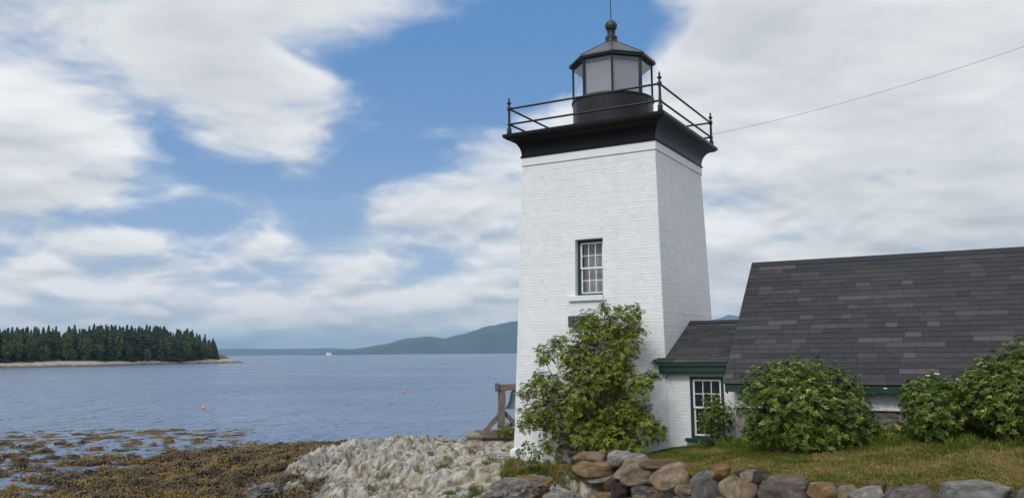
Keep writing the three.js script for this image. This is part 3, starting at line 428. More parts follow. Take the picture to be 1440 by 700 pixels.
// slope from eave (y0, z0) to ridge (y1, z1) between x0 and x1
function shingleRoof(parent, x0, x1, y0, z0, y1, z1, exposure, tab, most, seed, seenTo, leftCut) {
  const r = rng(seed), dy = y1 - y0, dz = z1 - z0, L = Math.hypot(dy, dz), rowsN = Math.round(L / exposure), ex = L / rowsN, ang = Math.atan2(dy, -dz), list = [];
  const cache = new Map();
  for (let k = 0; k < rowsN; k++) {
    let x = x0 + (k % 2 ? -tab / 2 : 0) - rr(0, tab, r), run = 0, tone = 0; const t = (k + 0.5) / rowsN;
    while (x < x1) {
      const w = tab * [0.75, 1, 1, 1.25][Math.floor(r() * 4)]; if (run-- <= 0) { tone = Math.min(7, Math.floor(Math.pow(r(), 1.25) * 8)); run = Math.floor(r() * 2.2); if (r() < 0.32) tone = [0, 1, 2, 7][Math.floor(r() * 4)]; }
      const a = Math.max(x, x0), b = Math.min(x + w, x1); x += w; if (b - a < 0.03) continue;
      list.push({ cx: (a + b) / 2, w: b - a - 0.006, y: y0 + dy * t, z: z0 + dz * t, tone, lift: rr(0, 0.003, r), tilt: rr(-0.006, 0.006, r), key: toWorld((a + b) / 2, y0 + dy * t, z0 + dz * t).distanceTo(camera.position) + ((a + b) / 2 > seenTo ? 100 : 0) });
    }
  }
  list.sort((a, b) => a.key - b.key);
  const mass = [];
  list.forEach((s, i) => {
    const wk = Math.round(s.w * 50) / 50, make = () => { const g = new THREE.BoxGeometry(1, 0.011, ex * 1.22); g.translate(0, 0, -ex * 0.11); return boxUV(g); };
    if (!cache.has('g')) cache.set('g', make());
    const m = new THREE.Matrix4().makeTranslation(s.cx, s.y, s.z).multiply(new THREE.Matrix4().makeRotationX(ang - 0.055 + s.tilt * 0.4)).multiply(new THREE.Matrix4().makeRotationY(s.tilt * 0.7)).multiply(new THREE.Matrix4().makeTranslation(0, 0.016 + s.lift, 0)).multiply(new THREE.Matrix4().makeScale(s.w, 1, 1));
    if (i < most) { const e = new THREE.Mesh(cache.get('g'), M.shingle[s.tone]); e.name = 'shingle'; e.castShadow = e.receiveShadow = true; e.matrix.copy(m); e.matrix.decompose(e.position, e.quaternion, e.scale); parent.add(e); }
    else { const g = cache.get('g').clone().applyMatrix4(m), n = g.attributes.position.count, c = new Float32Array(n * 3), q = shingleTones[s.tone]; for (let k = 0; k < n; k++) c.set(q, k * 3); g.setAttribute('color', new THREE.BufferAttribute(c, 3)); mass.push(g); }
  });
  if (mass.length) { const mm = mesh('shingles', mass, M.shingleMass, parent); mm.userData.kind = 'stuff'; }
}

/* ------------------------------------------------------------------ passage between tower and house */
const passage = thing('passage_building', 'low white brick passage with slate roof joining lighthouse and house', 'building', [TX, 0, TZ], YAW);
{
  const Z = 1.90, X0 = 1.75, X1 = 3.75, top = 2.14, hole = [2.47, 3.23, 0.56, 1.93], f = (u, v, o) => V(u, v, Z + o), core = [], br = [];
  const mid = (X0 + X1) / 2, place = (u, v, o) => f(u + mid, v, o), h2 = [hole[0] - mid, hole[1] - mid, hole[2], hole[3]];
  faceWithHoles(place, [[X0 - mid, -0.4], [X1 - mid, -0.4], [X1 - mid, top], [X0 - mid, top]], [h2], core); reveal(place, h2, 0.14, core);
  brickFace(place, () => mid - X0, 0.1, top - 0.01, [h2], 300, br);
  mesh('wall', core, M.white, passage); mesh('rear_wall', bx(X1 - X0, 2.5, 0.1, mid, 0.9, -Z), M.white, passage);
  const b = mesh('brickwork', br, M.white, passage); b.userData.kind = 'stuff';
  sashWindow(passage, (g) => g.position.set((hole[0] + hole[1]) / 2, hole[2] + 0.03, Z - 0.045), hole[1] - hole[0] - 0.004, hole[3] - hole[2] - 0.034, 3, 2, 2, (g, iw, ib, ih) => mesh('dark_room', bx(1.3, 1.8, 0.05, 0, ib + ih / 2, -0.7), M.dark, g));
  mesh('window_sill', rbx(0.94, 0.07, 0.2, 0.01, (hole[0] + hole[1]) / 2 - 0.02, hole[2] - 0.005, Z + 0.03), M.green, passage);
  mesh('fascia', [rbx(1.66, 0.15, 0.05, 0.008, 1.83 + 0.82, 2.10, Z + 0.17), rbx(1.66, 0.09, 0.07, 0.02, 1.83 + 0.82, 2.19, Z + 0.19), rbx(1.66, 0.05, 0.03, 0.008, 1.83 + 0.82, 2.005, Z + 0.16), bx(1.64, 0.03, 0.2, 2.65, 2.04, Z + 0.06)], M.green, passage);
  mesh('gutter_bracket', [bar(V(2.04, 2.02, Z + 0.21), V(2.0, 1.88, Z + 0.2), 0.012, 0.012, 6)], M.verdigris, passage);
  const roof = mesh('roof', [(() => { const s = new Soup(), A = [X0 - 0.1, 2.225, Z + 0.22], B = [X1, 2.225, Z + 0.22], C = [X1, 3.17, 0], D = [X0 - 0.1, 3.17, 0], E = [X0 - 0.1, 2.225, -Z - 0.2], G = [X1, 2.225, -Z - 0.2]; const v = (q) => V(...q); s.quad(v(A), v(B), v(C), v(D)); s.quad(v(D), v(C), v(G), v(E)); s.quad(v(A), v(E), v(G), v(B)); return s.geo(); })()], M.shingle[0], passage);
  shingleRoof(roof, 1.74, 3.75, 2.225, Z + 0.235, 3.17, 0, 0.148, 0.3, 300, 61, 20);
  mesh('ridge_cap', [bx(1.95, 0.014, 0.16, 2.72, 3.185, 0.06, 0, 0.45), bx(1.95, 0.014, 0.16, 2.72, 3.185, -0.07, 0, -0.45)], M.shingle[6], roof);
  mesh('flashing', [bar(V(1.9, 2.25, Z + 0.2), V(1.82, 3.2, 0.02), 0.02, 0.02, 6)], M.lanternMetal, roof);
}

/* ------------------------------------------------------------------ house */
const house = thing('keepers_house', 'low white house under a large dark shingled roof beside the lighthouse', 'house', [TX, 0, TZ], YAW);
{
  const X0 = 3.46, X1 = 12.5, EZ = 2.62, EY = 1.80, RZ = -0.2, RY = 4.56, Z = 2.33;
  mesh('front_wall', bx(X1 - X0 - 0.3, 0.6, 0.2, (X0 + X1) / 2, 1.63, Z - 0.1), M.white, house); mesh('rear_wall', bx(X1 - X0 - 0.3, 2.6, 0.2, (X0 + X1) / 2, 1.0, -2.8), M.white, house);
  for (const x of [X0 + 0.15, X1 - 0.15]) { const sh = new THREE.Shape([[Z - 0.21, 0.2], [Z - 0.21, 1.95], [RZ, RY - 0.14], [-2.7, 1.95], [-2.7, 0.2]].map(([a, b]) => new THREE.Vector2(a, b))), g = new THREE.ExtrudeGeometry(sh, { depth: 0.2, bevelEnabled: false }); g.rotateY(-Math.PI / 2); g.translate(x + 0.1, 0, 0); mesh('gable_wall', boxUV(g), M.white, house); }
  const fo = mesh('foundation', bx(X1 - X0 - 0.3, 1.3, 0.25, (X0 + X1) / 2, 0.68, Z - 0.13), std({ color: rgb(0.40, 0.35, 0.31), roughness: 0.95, map: scaled(grainTex, 4) }), house);
  const r = rng(90), tones = [[0.46, 0.40, 0.36], [0.40, 0.33, 0.29], [0.50, 0.44, 0.39], [0.36, 0.32, 0.3]].map((c) => std({ color: rgb(...c), roughness: 0.95, map: scaled(grainTex, 3), bumpMap: scaled(bumpTex, 2.2), bumpScale: 0.02 })), geos = [0, 1, 2, 3].map((k) => rockGeo(400 + k, 3, 0.45, 0.16));
  for (let y = 0.42; y < 1.24; y += 0.125) for (let x = X0 + 0.3; x < 9.3;) { const w = rr(0.13, 0.3, r), s = mesh('stone', geos[Math.floor(r() * 4)], tones[Math.floor(r() * 4)], fo); s.position.set(x + w / 2, y + 0.06 + rr(-0.015, 0.015, r), Z - 0.005); s.scale.set(w / 2 * 1.05, 0.07, 0.035); s.rotation.z = rr(-0.15, 0.15, r); x += w; }
  mesh('ledge_board', rbx(X1 - X0 - 0.3, 0.05, 0.1, 0.01, (X0 + X1) / 2, 1.325, Z + 0.02), M.white, house);
  mesh('fascia', [rbx(X1 - X0, 0.13, 0.05, 0.008, (X0 + X1) / 2, EY - 0.095, EZ - 0.015), bx(X1 - X0 - 0.02, 0.03, 0.26, (X0 + X1) / 2, EY - 0.105, EZ - 0.19)], M.green, house);
  const roof = mesh('roof', (() => { const s = new Soup(), v = (x, y, z) => V(x, y, z), th = 0.1; for (const [a, b] of [[X0, X1]]) { const A = v(a, EY, EZ), B = v(b, EY, EZ), C = v(b, RY, RZ), D = v(a, RY, RZ), E = v(a, EY, 2 * RZ - EZ), G = v(b, EY, 2 * RZ - EZ), dn = (q) => q.clone().add(V(0, -th, 0)); s.quad(A, B, C, D); s.quad(D, C, G, E); s.quad(dn(B), dn(A), dn(D), dn(C)); s.quad(dn(C), dn(D), dn(E), dn(G)); s.quad(dn(A), A, D, dn(D)); s.quad(dn(D), D, E, dn(E)); s.quad(B, dn(B), dn(C), C); s.quad(C, dn(C), dn(G), G); s.quad(dn(A), dn(B), B, A); s.quad(dn(G), dn(E), E, G); } return s.geo(); })(), M.shingle[0], house);
  shingleRoof(roof, X0 - 0.03, X1, EY - 0.01, EZ + 0.02, RY, RZ, 0.146, 0.31, 300, 62, 9.4);
  mesh('ridge_cap', [bx(X1 - X0, 0.014, 0.17, (X0 + X1) / 2, RY - 0.03, RZ + 0.065, 0, 0.78), bx(X1 - X0, 0.014, 0.17, (X0 + X1) / 2, RY - 0.03, RZ - 0.065, 0, -0.78)], M.shingle[6], roof);
  mesh('rake_board', [beam(V(X0 + 0.02, EY - 0.16, EZ - 0.05), V(X0 + 0.02, RY - 0.17, RZ), 0.035, 0.14)], M.green, house);
}
console.log('buildings');

/* ------------------------------------------------------------------ stones */
function rockGeo(seed, detail, box, rough) {
  const g = new THREE.IcosahedronGeometry(1, detail), p = g.attributes.position, o = seed * 3.7, pw = 1 - box;
  const cuts = [], r = rng(seed); for (let i = 0; i < 8; i++) cuts.push([V(rr(-1, 1, r), rr(-1, 1, r), rr(-0.6, 1, r)).normalize(), rr(0.68, 0.92, r)]);
  for (let i = 0; i < p.count; i++) {
    let v = V(p.getX(i), p.getY(i), p.getZ(i)); v.set(Math.sign(v.x) * Math.pow(Math.abs(v.x), pw), Math.sign(v.y) * Math.pow(Math.abs(v.y), pw), Math.sign(v.z) * Math.pow(Math.abs(v.z), pw));
    const q = v.clone(); for (const [n, d] of cuts) { const k = v.dot(n) - d; if (k > 0) v.addScaledVector(n, -k * 0.85); }
    const n = rough * (n3(q.x * 0.8 + o, q.y * 0.8, q.z * 0.8) + 0.45 * n3(q.x * 2.6, q.y * 2.6 + o, q.z * 2.6) + 0.3 * n3(q.x * 7, q.y * 7, q.z * 7 + o) + 0.15 * n3(q.x * 15 + o, q.y * 15, q.z * 15)); v.multiplyScalar(1 + n); p.setXYZ(i, v.x, v.y, v.z);
  }
  // shared corners keep one normal
  const map = new Map(), key = (i) => p.getX(i).toFixed(4) + p.getY(i).toFixed(4) + p.getZ(i).toFixed(4); g.computeVertexNormals(); const nn = g.attributes.normal; for (let i = 0; i < p.count; i++) { const k = key(i), a = map.get(k); const v = V(nn.getX(i), nn.getY(i), nn.getZ(i)); a ? a.add(v) : map.set(k, v); } for (let i = 0; i < p.count; i++) { const v = map.get(key(i)).clone().normalize(); nn.setXYZ(i, v.x, v.y, v.z); }
  return boxUV(g);
}
const stoneCol = { tan: [0.36, 0.25, 0.15], beige: [0.40, 0.305, 0.205], grey: [0.21, 0.2, 0.19], pale: [0.42, 0.40, 0.37], purple: [0.2, 0.165, 0.15], dark: [0.07, 0.05, 0.047], brown: [0.2, 0.135, 0.075], blue: [0.17, 0.17, 0.19], slab: [0.27, 0.27, 0.25] };
M.stone = std({ color: 0xffffff, vertexColors: true, roughness: 0.9, bumpMap: scaled(bumpTex, 1.6), bumpScale: 0.12 });
M.stone.bumpScale = 0.06;
function paintStone(g, base, lichen, seed, sc) {
  const p = g.attributes.position, c = new Float32Array(p.count * 3), o = seed * 5.3; base = base.map((v) => v * 1.2);
  for (let i = 0; i < p.count; i++) { const x = p.getX(i), y = p.getY(i), z = p.getZ(i), a = n3(x * 1.3 + o, y * 1.3, z * 1.3) + 0.5 * n3(x * 3 + o, y * 3, z * 3), b = n3(x * 5, y * 5 + o, z * 5), l = n3(x * 1.2 - o, y * 1.6, z * 1.2 + 3) + 0.35 * n3(x * 4, y * 4, z * 4 - o);
    let k = mix3(base, [base[0] * 0.66, base[1] * 0.68, base[2] * 0.72], sstep(0.1, 0.7, a)); k = mix3(k, [base[0] * 1.3, base[1] * 1.32, base[2] * 1.36], sstep(0.1, 0.8, -a)); k = k.map((q) => q * (1 + 0.22 * b + 0.12 * n3(x * 11, y * 11 + o, z * 11))); k = mix3(k, [0.40, 0.19, 0.025], Math.min(1, lichen * 1.25) * sstep(0.42 - lichen * 0.6, 0.62 - lichen * 0.6, l)); c.set(k, i * 3); }
  g.setAttribute('color', new THREE.BufferAttribute(c, 3)); return g;
}
// surveyed foot of the lawn: top of the retaining wall
const wallTop = [[862, 652, .17], [907, 650.5, .27], [965, 660, .36], [1030, 667, .42], [1081, 678, .46], [1142, 683, .49], [1240, 689, .5], [1320, 686, .52], [1440, 688, .53], [1600, 690, .54]].map(([x, y, h]) => onLevel(x, y, h));
function alongWall(px) { const xs = [862, 907, 965, 1030, 1081, 1142, 1240, 1320, 1440, 1600]; let k = 0; while (k < xs.length - 2 && xs[k + 1] < px) k++; return wallTop[k].clone().lerp(wallTop[k + 1], clamp((px - xs[k]) / (xs[k + 1] - xs[k]), -1.5, 1)); }
const stoneWall = thing('stone_wall', 'dry laid fieldstone retaining wall with orange lichen along the lawn', 'stone wall');
{
  const list = [
    [811, 637, 857, 654, 'beige', .6, .3], [853, 635, 893, 654, 'pale', 0, .25], [888, 638, 910, 649, 'pale', 0, .3], [811, 651, 868, 673, 'tan', .55, .15], [865, 648, 920, 679, 'beige', 0, .1], [915, 656, 982, 686, 'beige', .05, 0], [905, 648, 968, 662, 'brown', .25, .35], [800, 670, 829, 692, 'tan', .75, .05], [785, 665, 816, 688, 'blue', 0, .15],
    [826, 668, 866, 679, 'pale', .15, .1], [828, 679, 852, 691, 'beige', .3, .1], [846, 676, 862, 690, 'brown', .3, .1], [822, 686, 850, 702, 'grey', .4, 0], [857, 678, 889, 704, 'dark', 0, -.1], [886, 682, 918, 697, 'grey', 0, .05], [915, 685, 932, 697, 'tan', .7, .05], [930, 684, 956, 698, 'pale', .1, .05], [952, 683, 978, 698, 'beige', .4, .05], [866, 677, 898, 687, 'beige', .1, .1], [840, 692, 868, 706, 'tan', .3, 0], [888, 695, 922, 711, 'beige', .1, 0], [920, 695, 950, 712, 'tan', .4, 0], [948, 696, 978, 713, 'grey', .2, 0],
    [975, 666, 1021, 704, 'grey', .05, .05], [999, 655, 1030, 674, 'tan', .75, .25], [1018, 665, 1077, 706, 'beige', 0, 0], [1036, 663, 1084, 680, 'dark', .1, .3], [1074, 675, 1144, 708, 'purple', .15, 0], [1140, 682, 1184, 708, 'tan', .6, .05], [1143, 679, 1166, 688, 'pale', .1, .15], [1164, 680, 1186, 690, 'brown', .6, .15], [1182, 683, 1204, 708, 'beige', .1, .05], [1196, 686, 1248, 712, 'pale', 0, 0], [1220, 676, 1248, 691, 'brown', .35, .3], [1240, 684, 1320, 712, 'purple', 0, 0], [1317, 681, 1436, 706, 'slab', .08, 0], [1430, 687, 1480, 710, 'grey', .3, 0], [1478, 684, 1540, 712, 'beige', .1, 0],
  ];
  const r = rng(44);
  // the courses that go on below the ones in view
  for (let px = 815; px < 1560;) { const w = rr(26, 60, r); list.push([px, 701 + rr(-2, 4, r) + (px > 1000 ? 3 : 0), px + w, 733 + rr(-4, 6, r), ['grey', 'beige', 'tan', 'purple'][Math.floor(r() * 4)], r() * 0.5, -.02]); px += w - 3; }
  for (let px = 800; px < 1560;) { const w = rr(30, 66, r); list.push([px, 729, px + w, 768 + rr(-4, 6, r), ['grey', 'beige', 'tan', 'brown'][Math.floor(r() * 4)], r() * 0.4, -.06]); px += w - 3; }
  list.forEach(([x0, y0, x1, y1, kind, lich, back], i) => {
    const cx = (x0 + x1) / 2, cy = (y0 + y1) / 2, wp = alongWall(cx), depth = -wp.z - 0.24 + back, c = at(cx, cy, depth), sc = depth / F * 1.0, w = (x1 - x0) * sc, h = (y1 - y0) * sc;
    const flat = kind === 'slab' || h / w < 0.35, g = rockGeo(700 + i, 10, flat ? 0.42 : 0.34, 0.09); paintStone(g, stoneCol[kind], lich, i + 1);
    const m = mesh('stone', g, M.stone, stoneWall); m.position.copy(c); m.scale.set(w / 2 * 1.14, h / 2 * 1.2, clamp(w * 0.42, 0.12, 0.36)); m.rotation.set(rr(-0.1, 0.1, r), 0.5 + rr(-0.15, 0.15, r), rr(-0.06, 0.06, r));
  });
  // small chinking stones and rubble between and behind
  const rub = []; for (let px = 806; px < 1560; px += 3.1) { const wp = alongWall(px), dz = rr(0.02, 0.28, r), d = -wp.z - 0.12 + dz, y = wp.y - rr(0.1, 0.75, r), s = rr(0.03, 0.085, r), g = rockGeo(2000 + Math.floor(px), 2, 0.35, 0.15); paintStone(g, stoneCol[['beige', 'grey', 'tan', 'pale'][Math.floor(r() * 4)]], r() * 0.4, px); g.scale(s * 1.4, s * 0.75, s).translate(0, 0, 0); const p = at(px, 690, d); g.translate(p.x, y, -d); rub.push(g); }
  const rb = mesh('rubble_fill', rub, M.stone, stoneWall); rb.userData.kind = 'stuff';
}
for (const [x0, y0, x1, y1, depth, kind, lich, label, seed] of [
  [690, 677, 758, 708, 17.0, 'slab', .45, 'lichen spotted grey rock lowest in front of the grass strip', 1], [722, 671, 778, 696, 17.4, 'grey', .85, 'rock covered in orange lichen below the small shrub', 2], [768, 688, 812, 706, 16.6, 'pale', .1, 'pale flat rock at the foot of the stone wall', 3], [680, 630, 722, 640, 24.5, 'pale', .1, 'thin pale slab of ledge left of the tower foot', 4],
  [352, 682, 402, 706, 26.4, 'grey', 0, 'dark grey boulder where the ledge meets the seaweed', 5], [398, 676, 428, 704, 26.0, 'pale', 0, 'upright pale rock at the foot of the ledge', 6], [424, 642, 470, 700, 27.4, 'pale', 0, 'tall pale crag at the left end of the ledge', 7], [462, 640, 505, 690, 27.0, 'pale', .05, 'broken pale crag second from the end of the ledge', 8],
  [500, 622, 545, 655, 29.2, 'pale', 0, 'rounded pale crag on the seaward rim of the ledge', 9], [604, 620, 640, 636, 28.0, 'grey', 0, 'grey hump of rock just left of the bell frame footing', 10], [560, 618, 606, 640, 28.6, 'pale', .05, 'pale lump midway along the seaward rim of the ledge', 11], [782, 628, 808, 655, 20.4, 'pale', 0, 'pale angular rock against the tower foot', 12],
]) {
  const cx = (x0 + x1) / 2, cy = (y0 + y1) / 2, p = at(cx, cy, depth), sc = depth / F, w = (x1 - x0) * sc, h = (y1 - y0) * sc, g = rockGeo(900 + seed, 14, 0.2, 0.24), q = g.attributes.position;
  for (let i = 0; i < q.count; i++) { const X = q.getX(i), Y = q.getY(i), Z = q.getZ(i), k = 1 + 0.10 * ridged(X * 2.2 + Z * 1.4 + seed, Y * 1.1 + seed, 3); q.setXYZ(i, X * k, Y * k, Z * k); } g.computeVertexNormals();
  paintStone(g, stoneCol[kind], lich, seed + 50); g.scale(w / 2 * 1.04, h / 2 * 1.04, Math.max(w, h) * 0.5); const m = mesh('rock', g, M.stone); m.position.copy(p); tag(m, label, 'rock', 'rocks on the shore ledge');
}

/* ------------------------------------------------------------------ lawn */
const houseFoot = [[1.6, .2], [2.2, .36], [3.3, .5], [5, .8], [6.5, .9], [8, .96], [14, 1.0]];
const lawnPoint = (s, t) => {   // s along the wall 0..1, t from wall to house
  const q = s * (wallTop.length - 1), k = Math.min(wallTop.length - 2, Math.floor(q)), a = wallTop[k].clone().lerp(wallTop[k + 1], q - k), lx = lerp(1.6, 14, Math.pow(s, 1.1)); let j = 0; while (j < houseFoot.length - 2 && houseFoot[j + 1][0] < lx) j++;
  const hb = lerp(houseFoot[j][1], houseFoot[j + 1][1], clamp((lx - houseFoot[j][0]) / (houseFoot[j + 1][0] - houseFoot[j][0]))), b = toWorld(lx, hb, lx < 3.5 ? 1.7 : 2.2);
  const p = a.clone().lerp(b, t); p.y = lerp(a.y, b.y, Math.pow(t, 0.8)) + 0.02 * fbm(p.x * 1.1, p.z * 1.1, 3) - sstep(0.03, 0, t) * 0.1; return p;
};
const dryness = (x, z) => clamp(0.34 + 1.0 * fbm(x * 0.6 + 3, z * 0.6, 3) + 0.5 * fbm(x * 3, z * 3, 3) + 0.35 * sstep(-15.5, -13.6, z));
{
  const NS = 260, NT = 60, p = [], c = [], u = [], idx = [];
  for (let i = 0; i <= NS; i++) for (let j = 0; j <= NT; j++) { const q = lawnPoint(i / NS, j / NT), d = dryness(q.x, q.z), n = fbm(q.x * 9, q.z * 9, 3); p.push(q.x, q.y, q.z); u.push(q.x, q.z); c.push(...mix3([0.05, 0.065, 0.01], [0.17, 0.13, 0.045], clamp(d * 0.75 + n * 0.35))); }
  for (let i = 0; i < NS; i++) for (let j = 0; j < NT; j++) { const k = i * (NT + 1) + j; idx.push(k, k + NT + 1, k + 1, k + 1, k + NT + 1, k + NT + 2); }
  const g = new THREE.BufferGeometry(); g.setAttribute('position', new THREE.Float32BufferAttribute(p, 3)); g.setAttribute('color', new THREE.Float32BufferAttribute(c, 3)); g.setAttribute('uv', new THREE.Float32BufferAttribute(u, 2)); g.setIndex(idx); g.computeVertexNormals();
  struct('lawn', g, M.land, 'sloping lawn of dry patchy grass before the house', 'lawn');
}
function tuftGeo(seed, blades, tall) { const s = new Soup(), r = rng(seed); for (let i = 0; i < blades; i++) { const a = r() * 6.28, o = rr(0, 0.03, r), h = tall * rr(0.55, 1, r), l = h * rr(0.15, 0.7, r), w = 0.0035 * rr(0.8, 1.6, r) * (tall > 0.12 ? 1.3 : 1), x = Math.cos(a) * o, z = Math.sin(a) * o, dx = Math.cos(a + rr(-1, 1, r)), dz = Math.sin(a + rr(-1, 1, r)); s.tri(V(x - dz * w, 0, z + dx * w), V(x + dz * w, 0, z - dx * w), V(x + dx * l * 0.4, h * 0.62, z + dz * l * 0.4)); s.tri(V(x + dx * l * 0.4 - dz * w * 0.8, h * 0.6, z + dz * l * 0.4 + dx * w * 0.8), V(x + dx * l * 0.4 + dz * w * 0.8, h * 0.6, z + dz * l * 0.4 - dx * w * 0.8), V(x + dx * l, h, z + dz * l)); } return s.geo(); }
M.grass = new THREE.MeshPhysicalMaterial({ color: 0xffffff, roughness: 0.9, specularIntensity: 0.25, side: THREE.DoubleSide });
function scatter(name, label, category, geo, spots, mat = M.grass) { const im = new THREE.InstancedMesh(geo, mat, spots.length), q = new THREE.Quaternion(), e = new THREE.Euler(); spots.forEach(([x, y, z, sc, col, ti = 0], i) => { q.setFromEuler(e.set(ti * Math.sin(i * 7.1), i * 2.399, ti * Math.cos(i * 3.3))); im.setMatrixAt(i, new THREE.Matrix4().compose(V(x, y, z), q, V(sc, sc, sc))); im.setColorAt(i, rgb(...col)); }); im.name = numbered(name); im.castShadow = im.receiveShadow = true; scene.add(im); return tag(im, label, category, null, 'stuff'); }
{
  const r = rng(55), spots = [], tall = [];
  for (let i = 0; i < 62000; i++) { const s = r() * 0.98, t = Math.pow(r(), 1.15), p = lawnPoint(s, t); const d = clamp(dryness(p.x, p.z) + rr(-0.3, 0.3, r)), k = rr(0.75, 1.3, r); spots.push([p.x, p.y - 0.004, p.z, rr(0.6, 1.15, r) * lerp(1, 0.8, d), mix3([0.085, 0.115, 0.016], [0.27, 0.21, 0.075], d).map((v) => v * k), 0.25]); }
  scatter('lawn_grass', 'short dry grass blades covering the lawn', 'grass', tuftGeo(1, 6, 0.06), spots);
  // longer grass under the bushes and along the buildings
  for (let i = 0; i < 5200; i++) { const s = rr(0.14, 0.98, r), t = 1 - Math.pow(r(), 1.6) * 0.42, p = lawnPoint(s, t), k = rr(0.7, 1.3, r); if (n2(p.x * 1.3, p.z * 1.3) + rr(-0.4, 0.4, r) < -0.05) continue; tall.push([p.x, p.y - 0.01, p.z, rr(0.5, 1.2, r), [0.10 * k, 0.145 * k, 0.018 * k], 0.2]); }
  for (let i = 0; i < 2600; i++) { const px = rr(704, 815, r), py = 662 + 9.5 * (r() + r() + r() - 1.5) * 1.3 + 5 * n2(px * 0.06, 3), p = onLevel(px, py, -0.03); p.y = landHeight(p.x, p.z); const k = rr(0.6, 1.25, r), d = clamp(0.25 + 0.8 * n2(p.x * 1.2, p.z * 1.2)); tall.push([p.x, p.y - 0.02, p.z, rr(0.35, 0.9, r), mix3([0.10, 0.14, 0.02], [0.24, 0.19, 0.06], d).map((v) => v * k), 0.3]); }
  for (let i = 0; i < 900; i++) { const [px, py] = [[633, 687], [560, 668], [668, 688], [690, 662], [620, 664], [540, 655], [715, 610]][Math.floor(r() * 7)], gs = () => (r() + r() + r() - 1.5) * 1.4, p0 = onLevel(px + 9 * gs(), py + 3.5 * gs(), -0.3), h = landHeight(p0.x, p0.z), k = rr(0.7, 1.2, r); tall.push([p0.x, h - 0.02, p0.z, rr(0.3, 0.7, r), [0.09 * k, 0.115 * k, 0.025 * k], 0.3]); }
  scatter('long_grass', 'longer green grass tufts by the walls and in the ledge', 'grass', tuftGeo(2, 9, 0.22), tall);
  // rockweed: limp fronds over the low rocks
  const fr = []; for (let i = 0; i < 60000; i++) { const x = rr(-32, -5.2, r), z = rr(-46, -22, r), h = landHeight(x, z); if (h < -1.965 || h > -1.15 - 0.2 * fbm(x, z, 2)) continue; const g = clamp(0.5 + 1.6 * fbm(x * 0.5 + 9, z * 0.5, 4) + rr(-0.15, 0.15, r)), k = rr(0.75, 1.2, r); if (fbm(x * 0.8 - 5, z * 0.8 + 2, 3) > 0.24 && h > -1.75) continue; fr.push([x, h + 0.015, z, rr(0.7, 1.7, r), mix3([0.05, 0.034, 0.014], [0.185, 0.115, 0.022], g).map((v) => v * k), 0.5]); }
  const s = new Soup(), q = rng(8); for (let b = 0; b < 7; b++) { const a = b * 0.9 + q(), L = rr(0.1, 0.22, q), w = rr(0.012, 0.03, q), c = Math.cos(a), n = Math.sin(a), m = V(c * L * 0.5, 0.045, n * L * 0.5), e = V(c * L, -0.02, n * L); s.tri(V(0, 0.02, 0), V(m.x - n * w, m.y, m.z + c * w), V(m.x + n * w, m.y, m.z - c * w)); s.tri(V(m.x - n * w, m.y, m.z + c * w), e, V(m.x + n * w, m.y, m.z - c * w)); }
  scatter('rockweed', 'brown rockweed lying over the low shore rocks', 'seaweed', s.geo(), fr, std({ color: 0xffffff, roughness: 0.55, side: THREE.DoubleSide }));
}
console.log('ground cover');

